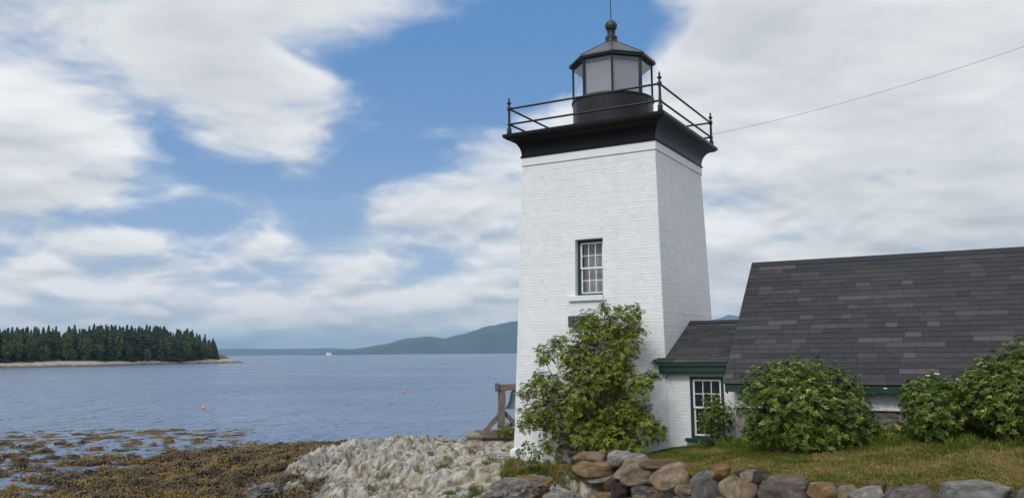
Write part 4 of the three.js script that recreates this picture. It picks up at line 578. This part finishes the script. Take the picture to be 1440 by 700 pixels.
/* ------------------------------------------------------------------ shrubs and bushes */
M.leaf = new THREE.MeshPhysicalMaterial({ color: 0xffffff, vertexColors: true, roughness: 0.5, specularIntensity: 0.55, side: THREE.DoubleSide });
M.bark = std({ color: rgb(0.12, 0.10, 0.085), roughness: 0.95 });
class Leaves extends Soup {
  leaf(p, d, up, L, w, col) { const side = d.clone().cross(up).normalize(), n = side.clone().cross(d).normalize(), m = p.clone().addScaledVector(d, L * 0.45).addScaledVector(n, -w * 0.18), l = m.clone().addScaledVector(side, w).addScaledVector(n, w * 0.4), q = m.clone().addScaledVector(side, -w).addScaledVector(n, w * 0.4), t = p.clone().addScaledVector(d, L).addScaledVector(n, -L * 0.12); this.tri(p, l, m, col); this.tri(l, t, m, col); this.tri(p, m, q, col); this.tri(m, t, q, col); }
}
function shrub(name, label, category, foot, clumps, o, group) {
  const r = rng(o.seed), t = thing(name, label, category, [foot.x, foot.y, foot.z], 0, group), L = new Leaves(), wood = [], twig = [];
  const inv = (p) => p.clone().sub(foot);
  const stems = o.stems.map(([dx, dz, h]) => { const pts = [V(rr(-0.1, 0.1, r), -0.15, rr(-0.1, 0.1, r))]; for (let k = 1; k <= 4; k++) pts.push(V(dx * k / 4 + rr(-0.05, 0.05, r), h * k / 4, dz * k / 4 + rr(-0.05, 0.05, r))); const c = new THREE.CatmullRomCurve3(pts); for (let k = 0; k < 10; k++) wood.push(bar(c.getPoint(k / 10), c.getPoint((k + 1) / 10), lerp(o.thick, o.thick * 0.25, k / 10), lerp(o.thick, o.thick * 0.25, (k + 1) / 10), 7)); return c; });
  for (const [c0, rad, dens = 1] of clumps) {
    const c = inv(c0);
    // a limb from the nearest stem
    let best = null, bd = 1e9; for (const s of stems) for (let k = 1; k <= 8; k++) { const q = s.getPoint(k / 8); const d = q.distanceTo(c) + (q.y > c.y ? (q.y - c.y) * 2.5 : 0); if (d < bd) { bd = d; best = q; } }
    const mid = best.clone().lerp(c, 0.5); mid.y -= 0.08 * bd; const cv = new THREE.QuadraticBezierCurve3(best, mid, c); for (let k = 0; k < 5; k++) twig.push(bar(cv.getPoint(k / 5), cv.getPoint((k + 1) / 5), lerp(o.thick * 0.4, 0.006, k / 5), lerp(o.thick * 0.4, 0.006, (k + 1) / 5), 5));
    const N = Math.round(o.density * dens * rad * rad * 100);
    for (let i = 0; i < N; i++) {
      const u = V(rr(-1, 1, r), rr(-1, 1, r), rr(-1, 1, r)); if (u.lengthSq() > 1 || u.lengthSq() < 0.01) { i--; continue; }
      const dir = u.clone().normalize(), lump = 1 + o.lump * n3(dir.x * 1.7 + c.x * 3, dir.y * 1.7 + c.y * 3, dir.z * 1.7 + c.z * 3), q = c.clone().addScaledVector(dir, rad * lump * Math.pow(u.length(), 0.55)); q.y -= 0; if (q.y < 0.03) continue;
      q.y = c.y + (q.y - c.y) * o.flat;
      const ax = dir.clone().multiplyScalar(0.8).add(V(rr(-0.4, 0.4, r), 0.75, rr(-0.4, 0.4, r))).normalize(), tone = r();
      const base = o.tones[Math.floor(tone * tone * o.tones.length)], k0 = rr(0.75, 1.25, r);
      if (i % 5 === 0) twig.push(bar(c.clone().lerp(q, 0.25), q, 0.005, 0.0025, 3));
      const nl = o.whorl + Math.floor(r() * 3), a0 = r() * 6.28, e1 = ax.clone().cross(V(0.3, 0.1, 1)).normalize(), e2 = ax.clone().cross(e1);
      for (let b = 0; b < nl; b++) { const a = a0 + b / nl * 6.283 + rr(-0.3, 0.3, r), open = rr(0.7, 1.5, r), d = e1.clone().multiplyScalar(Math.cos(a) * open).addScaledVector(e2, Math.sin(a) * open).addScaledVector(ax, rr(0.15, 0.75, r)).normalize(), len = o.leaf * rr(0.55, 1.3, r); L.leaf(q.clone().addScaledVector(d, 0.008), d, ax, len, len * o.slim, rgb(base[0] * k0, base[1] * k0, base[2] * k0).multiplyScalar(rr(0.85, 1.15, r))); }
    }
  }
  mesh('foliage', L.geo(), M.leaf, t); mesh('stems', wood, M.bark, t); mesh('twigs', twig, M.bark, t).userData.kind = 'stuff';
  return t;
}
const shoot = (list, depth, spread, seed, sc = 1) => { const r = rng(seed); return list.map(([x, y, rad, dz, dens]) => { const d = depth + (dz ?? rr(-spread, spread, r)); return [at(x, y, d), rad * 1.05 * sc * d / F, dens]; }); };
const treeTones = [[0.125, 0.165, 0.014], [0.095, 0.13, 0.012], [0.165, 0.205, 0.02], [0.23, 0.255, 0.04]], bushTones = [[0.058, 0.10, 0.010], [0.085, 0.135, 0.013], [0.075, 0.12, 0.012], [0.12, 0.175, 0.02], [0.17, 0.215, 0.03], [0.27, 0.29, 0.075]];
{
  const beforeWall = (px, py, lz) => { const d = sight(px, py), e = toLocal(0, 0)[1], k = d.x * sY + d.z * cY; return d.multiplyScalar((lz - e) / k).add(V(0, EYE, 0)); };   // where a sight line meets a plane in front of the tower
  const foot = beforeWall(838, 650, 2.75); foot.y = 0.02;
  shrub('small_tree', 'tall loose green small tree growing against the lighthouse wall', 'tree', foot, (() => { const r = rng(4); return [[889, 440, 13], [851, 433, 9], [869, 456, 22], [830, 452, 18], [892, 463, 15], [823, 470, 20], [856, 477, 24], [883, 487, 18], [785, 483, 12], [798, 499, 20], [764, 500, 14], [823, 497, 22], [863, 509, 22], [879, 520, 14], [810, 519, 22], [843, 529, 28], [758, 533, 12], [746, 548, 14], [775, 543, 20], [908, 536, 13], [898, 546, 16], [919, 530, 8], [870, 549, 22], [815, 553, 28], [782, 562, 24], [752, 584, 22], [738, 600, 11], [777, 589, 26], [815, 581, 28], [850, 578, 28], [883, 576, 18], [902, 582, 16], [912, 600, 15], [926, 606, 12], [917, 616, 10], [897, 592, 12], [856, 605, 28], [827, 608, 28], [795, 614, 17], [772, 627, 12], [876, 618, 24], [848, 628, 22], [823, 631, 14], [894, 634, 13], [735, 556, 6], [870, 436, 7]].map(([x, y, rad]) => { const m = rad * 0.0166, c = beforeWall(x, y, Math.max(2.78 + rr(-0.42, 0.42, r), 2.12 + m * 0.8)); return [c, m * 1.02]; }); })(), { seed: 71, stems: [[-0.9, 0.2, 1.9], [0.25, 0, 3.2], [0.75, 0.15, 2.2], [-0.3, 0.3, 2.4], [0.5, -0.2, 2.9]], thick: 0.04, density: 17, leaf: 0.066, slim: 0.24, whorl: 5, tones: treeTones, lump: 0.55, flat: 0.85 });
  const f2 = onLevel(745, 668, -0.05);
  shrub('sapling', 'spindly knee high sapling on the grass strip left of the tree', 'sapling', f2, shoot([[745, 630, 9], [733, 637, 7], [757, 640, 6], [748, 648, 5], [764, 632, 5]], -f2.z, 0.1, 5), { seed: 72, stems: [[0, 0, 0.55], [-0.15, 0, 0.45]], thick: 0.012, density: 9, leaf: 0.075, slim: 0.26, whorl: 4, tones: treeTones, lump: 0.3, flat: 0.9 });
  const f3 = onLevel(712, 616, -0.15);
  shrub('low_shrub', 'low yellow green shrub at the left tower corner by the bell frame', 'shrub', f3, shoot([[712, 604, 10], [704, 608, 7], [720, 607, 8]], -f3.z, 0.1, 6), { seed: 73, stems: [[0, 0, 0.25], [0.1, 0, 0.2]], thick: 0.012, density: 11, leaf: 0.07, slim: 0.26, whorl: 4, tones: treeTones, lump: 0.3, flat: 0.9 });
  const f4 = onLevel(787, 655, -0.02);
  shrub('weed_plant', 'small leafy weed sprouting at the foot of the tower wall', 'weed', f4, shoot([[787, 645, 6], [782, 650, 4]], -f4.z, 0.05, 7), { seed: 74, stems: [[0, 0, 0.2]], thick: 0.008, density: 11, leaf: 0.06, slim: 0.28, whorl: 4, tones: treeTones, lump: 0.3, flat: 0.9 });
  const bush = { thick: 0.035, density: 27, leaf: 0.054, slim: 0.25, whorl: 5, tones: bushTones, lump: 0.34, flat: 1, stems: [[-0.4, 0, 0.9], [0.4, 0.1, 1.0], [0, 0.3, 1.0], [-0.7, 0.1, 0.6], [0.8, 0, 0.6]] };
  const g1 = at(1135, 612, 16.2); g1.y = 0.72;
  shrub('round_bush', 'largest rounded glossy green bush in front of the house', 'bush', g1, shoot([[1073, 545, 28], [1095, 530, 22], [1118, 527, 22], [1145, 532, 26], [1178, 545, 28], [1200, 570, 26], [1215, 598, 20], [1058, 575, 20], [1062, 606, 16], [1105, 565, 36, -.5], [1140, 570, 40, -.6], [1175, 585, 36, -.6], [1125, 603, 30, -.6], [1160, 610, 26, -.7], [1090, 600, 24, -.3], [1192, 612, 20, -.5], [1135, 625, 12, -.7], [1175, 622, 10, -.7], [1120, 550, 30, .4], [1160, 560, 34, .4], [1226, 606, 10]], 16.2, 0.35, 8), { ...bush, seed: 75 });
  const g2 = at(1010, 622, 18.4); g2.y = 0.48;
  shrub('small_bush', 'small upright open bush before the passage window', 'bush', g2, shoot([[1004, 572, 16], [995, 585, 12], [1018, 580, 14], [1003, 600, 14], [1022, 598, 10], [1010, 612, 11], [990, 602, 7], [1028, 588, 7]], 18.4, 0.25, 9), { ...bush, seed: 76, thick: 0.018, density: 20, stems: [[-0.2, 0, 0.6], [0.2, 0.1, 0.55], [0, 0, 0.75]] });
  const g3 = at(1308, 612, 15.6); g3.y = 0.8;
  shrub('round_bush', 'middle sized bush with a few white blooms second from the right edge', 'bush', g3, shoot([[1290, 552, 20], [1312, 543, 18], [1335, 550, 18], [1282, 570, 16], [1310, 575, 28, -.3], [1335, 580, 24, -.2], [1298, 595, 20, -.2], [1325, 605, 16, -.3], [1350, 560, 18, .3], [1276, 556, 10], [1318, 560, 22, .3]], 15.6, 0.3, 10), { ...bush, seed: 77, stems: [[-0.3, 0, 0.7], [0.3, 0, 0.75], [0, 0.1, 0.8]] });
  const g4 = at(1415, 608, 15.2); g4.y = 0.88;
  shrub('round_bush', 'wide tall bush cut off by the right edge of the view', 'bush', g4, shoot([[1370, 545, 22], [1390, 525, 22], [1415, 512, 22], [1440, 505, 24], [1465, 510, 26], [1395, 555, 34, -.3], [1430, 550, 40, -.4], [1460, 560, 40, -.3], [1420, 585, 26, -.4], [1395, 580, 22], [1450, 590, 24, -.3], [1490, 545, 34], [1480, 590, 26], [1375, 570, 18, .3], [1420, 535, 30, .4]], 15.2, 0.35, 11), { ...bush, seed: 78 });
  const herbs = { thick: 0.008, density: 5, leaf: 0.075, slim: 0.3, whorl: 4, tones: treeTones, lump: 0.3, flat: 0.9, stems: [[0, 0, 0.2]] };
  const g5 = at(1252, 618, 15.9); g5.y = 0.8;
  shrub('leafy_herb', 'low leafy plants with tiny white flowers between the two larger bushes', 'plant', g5, shoot([[1243, 608, 9], [1258, 602, 10], [1270, 610, 9], [1250, 618, 8], [1266, 620, 7], [1280, 616, 7]], 15.9, 0.15, 12), { ...herbs, seed: 79 });
}
// white blooms
{
  const petal = (() => { const s = new Soup(), r = rng(3); for (let i = 0; i < 10; i++) { const a = i * 0.63, c = Math.cos(a), n = Math.sin(a), l = rr(0.8, 1, r), h = rr(0.1, 0.5, r); s.tri(V(0, 0, 0), V(c * l - n * 0.3, h, n * l + c * 0.3), V(c * l + n * 0.3, h, n * l - c * 0.3)); } return s.geo(); })(), mat = std({ color: rgb(0.8, 0.78, 0.72), roughness: 0.8, side: THREE.DoubleSide });
  for (const [px, py, d, s, label] of [[1306, 529, 15.5, .05, 'white bloom on top of the middle sized bush, left one'], [1319, 527, 15.5, .06, 'white bloom on top of the middle sized bush, right one'], [1349, 534, 15.4, .05, 'white bloom in the gap between the two right hand bushes'], [1262, 625, 15.5, .03, 'tiny white flower low in the grass, left of a pair'], [1272, 625, 15.5, .03, 'tiny white flower low in the grass, right of a pair'], [1256, 610, 15.6, .025, 'tiny white flower among the low leafy plants']]) { const m = mesh('flower', petal, mat); m.position.copy(at(px, py, d)); m.scale.setScalar(s); tag(m, label, 'flower', 'white flowers by the house'); }
  const st = thing('flower_stalk', 'thin dry flower stalk standing before the white house wall', 'plant', at(1250, 612, 15.9).toArray(), 0); const a = V(0, -0.1, 0), tip = at(1246, 547, 15.9).sub(st.position); mesh('stalk', bar(a, tip, 0.005, 0.003, 5), M.bark, st); const fl = mesh('flower_head', petal, mat, st); fl.position.copy(tip); fl.scale.setScalar(0.045);
  for (let k = 0; k < 4; k++) mesh('side_stem', bar(tip.clone().multiplyScalar(0.5 + k * 0.1), tip.clone().multiplyScalar(0.6 + k * 0.1).add(V(k % 2 ? 0.09 : -0.09, 0.02, 0)), 0.003, 0.002, 4), M.bark, st);
}
console.log('plants');

/* ------------------------------------------------------------------ bell frame */
{
  const D = 27.6, b = at(690, 607, D), f = thing('bell_frame', 'weathered timber bell frame standing on the ledge behind the tower', 'bell frame', b.toArray(), 0);
  const P = (px, py, dz = 0) => at(px, py, D + dz).sub(b);
  mesh('post', beam(P(705, 610), P(705.5, 549), 0.24, 0.24), M.timber, f);
  mesh('post', beam(P(752, 610), P(752, 549), 0.24, 0.24), M.timber, f);
  mesh('cross_beam', beam(P(696, 545.5, -0.02), P(766, 541.5, -0.02), 0.2, 0.22), M.timber, f);
  mesh('beam_end', beam(P(696.6, 543.5, -.15), P(702, 543, -.16), 0.22, 0.14), M.timber, f);
  mesh('brace', beam(P(682, 606, -0.05), P(703, 583, -0.03), 0.15, 0.15), M.timber, f);
  mesh('brace', beam(P(709, 580, 0.05), P(729, 601, 0.05), 0.13, 0.13), M.timber, f);
  mesh('brace', beam(P(716, 600, 0.5), P(742, 575, 0.5), 0.13, 0.13), M.timber, f);
  mesh('sill_beam', beam(P(674, 610.5, -0.1), P(790, 608.5, -0.1), 0.2, 0.28), M.timber, f);
  mesh('sill_beam', beam(P(668, 609, 0.9), P(790, 606, 0.9), 0.2, 0.24), M.timber, f);
  const bell = thing('fog_bell', 'dark green bronze bell hanging from the timber frame', 'bell', at(728, 574, D).toArray());
  mesh('bell_body', new THREE.LatheGeometry([[0.0, 0.58], [0.1, 0.58], [0.19, 0.54], [0.23, 0.46], [0.25, 0.3], [0.29, 0.16], [0.36, 0.04], [0.4, 0], [0.37, 0], [0.3, 0.1], [0.22, 0.4], [0, 0.5]].map(([x, y]) => new THREE.Vector2(x, y)), 32), M.bell, bell);
  mesh('clapper', [bar(V(0, 0.5, 0), V(0, 0.02, 0), 0.015), new THREE.SphereGeometry(0.05, 12, 8).translate(0, 0.0, 0)], M.iron, bell); mesh('hanger', bar(V(0, 0.55, 0), V(0, 0.72, 0), 0.05, 0.05), M.iron, bell);
  const ft = thing('concrete_footing', 'stained concrete footing under the bell frame', 'footing', at(700, 622, D - 0.1).toArray(), 0);
  const q = (px, py) => at(px, py, D - 0.1).sub(ft.position), c0 = q(656, 615), c1 = q(770, 640), w = c1.x - c0.x, h = c0.y - c1.y;
  mesh('block', [rbx(0.5, h, 1.4, 0.03, c0.x + 0.25, c0.y - h / 2, -0.6), rbx(w - 0.5, h - 0.04, 1.2, 0.03, c0.x + 0.5 + (w - 0.5) / 2, c0.y - 0.02 - h / 2, -0.7)], M.concrete, ft);
  mesh('cap_slab', rbx(0.56, 0.09, 1.5, 0.02, c0.x + 0.25, c0.y + 0.03, -0.6), M.concrete, ft);
}
/* ------------------------------------------------------------------ wire, buoys, schooner */
{
  const A = toWorld(2.06, 8.35, -2.0), B = at(1440, 43, 16.5), far = B.clone().add(B.clone().sub(A).multiplyScalar(0.62)), mid = A.clone().lerp(far, 0.5); mid.y -= 0.34;
  const c = new THREE.QuadraticBezierCurve3(A, mid.clone().multiplyScalar(2).sub(A.clone().add(far).multiplyScalar(0.5)), far);
  tag(mesh('overhead_wire', new THREE.TubeGeometry(c, 60, 0.005, 6), M.wire), 'thin overhead wire rising from the lighthouse gallery to the right', 'wire');
  const pole = thing('utility_pole', 'wooden utility pole that carries the overhead wire, right of the house', 'pole', [far.x, 0, far.z]); mesh('shaft', bar(V(0, -1, 0), V(0, far.y + 0.7, 0), 0.16, 0.1, 12), M.timber, pole); mesh('insulator', new THREE.CylinderGeometry(0.04, 0.05, 0.14, 10).translate(-0.02, far.y, 0), M.trim, pole);
  for (const [px, py, s, col, label] of [[285.5, 574.5, 0.15, [0.6, 0.26, 0.12], 'orange lobster buoy floating nearest the seaweed'], [568, 552, 0.15, [0.75, 0.12, 0.13], 'pink red lobster buoy floating farther out in the bay']]) {
    const p = onLevel(px, py, SEA), b = thing('lobster_buoy', label, 'buoy', [p.x, SEA, p.z], 0, 'lobster buoys on the bay'), m = std({ color: rgb(...col), roughness: 0.5 });
    mesh('float', new THREE.LatheGeometry([[0, -0.35], [0.5, -0.3], [0.9, -0.05], [1, 0.3], [0.95, 0.75], [0.6, 1.15], [0.2, 1.3], [0, 1.3]].map(([x, y]) => new THREE.Vector2(x * s * 1.25, y * s)), 18), m, b); mesh('spindle', bar(V(0, s * 1.2, 0), V(s * 0.2, s * 2.1, 0), 0.025, 0.02, 6), M.trim, b);
  }
  const D = 2600, p = at(462, 499.6, D), b = thing('schooner', 'distant white sailing boat under the far shore', 'sailboat', [p.x, SEA, p.z], 0.25), hull = std({ color: rgb(0.5, 0.5, 0.5) }), sail = std({ color: rgb(0.8, 0.79, 0.75), side: THREE.DoubleSide });
  const hs = new THREE.Shape([[-11, 2.4], [-10, 0.2], [-7, -0.6], [8, -0.6], [11, 1.6], [14, 2.9], [10, 2.3], [0, 1.8]].map(([x, y]) => new THREE.Vector2(x, y))); mesh('hull', new THREE.ExtrudeGeometry(hs, { depth: 4, bevelEnabled: true, bevelSize: 0.6, bevelThickness: 0.8 }).translate(0, 0, -2), hull, b);
  b.scale.setScalar(0.72);
  for (const [x, h] of [[-3, 19], [4.5, 17]]) mesh('mast', bar(V(x, 1, 0), V(x, h, 0), 0.22, 0.12, 6), M.timber, b);
  for (const [a, c, d, e] of [[[-3.2, 3.4], [-12, 3.6], [-9.5, 14], [-3.2, 17]], [[4.2, 3.4], [-2.4, 3.4], [-1.6, 12], [4.2, 15]], [[5, 3.2], [13.5, 4], [5, 15], [5, 15]]]) { const s = new Soup(), v = (q, z = 0) => V(q[0], q[1], z); const m = v([(a[0] + c[0] + d[0] + e[0]) / 4, (a[1] + c[1] + d[1] + e[1]) / 4], 0.7); s.tri(v(a), v(c), m); s.tri(v(c), v(d), m); s.tri(v(d), v(e), m); s.tri(v(e), v(a), m); mesh('sail', s.geo(), sail, b); }
}
let tris = 0; scene.traverse((o) => { if (o.isMesh && !o.isInstancedMesh) tris += (o.geometry.index ? o.geometry.index.count : o.geometry.attributes.position.count) / 3; }); console.log('triangles', tris);
scene.traverse((o) => { if (o.isMesh) o.castShadow = o.receiveShadow = true; });
camera.updateMatrixWorld();
renderer.render(scene, camera);
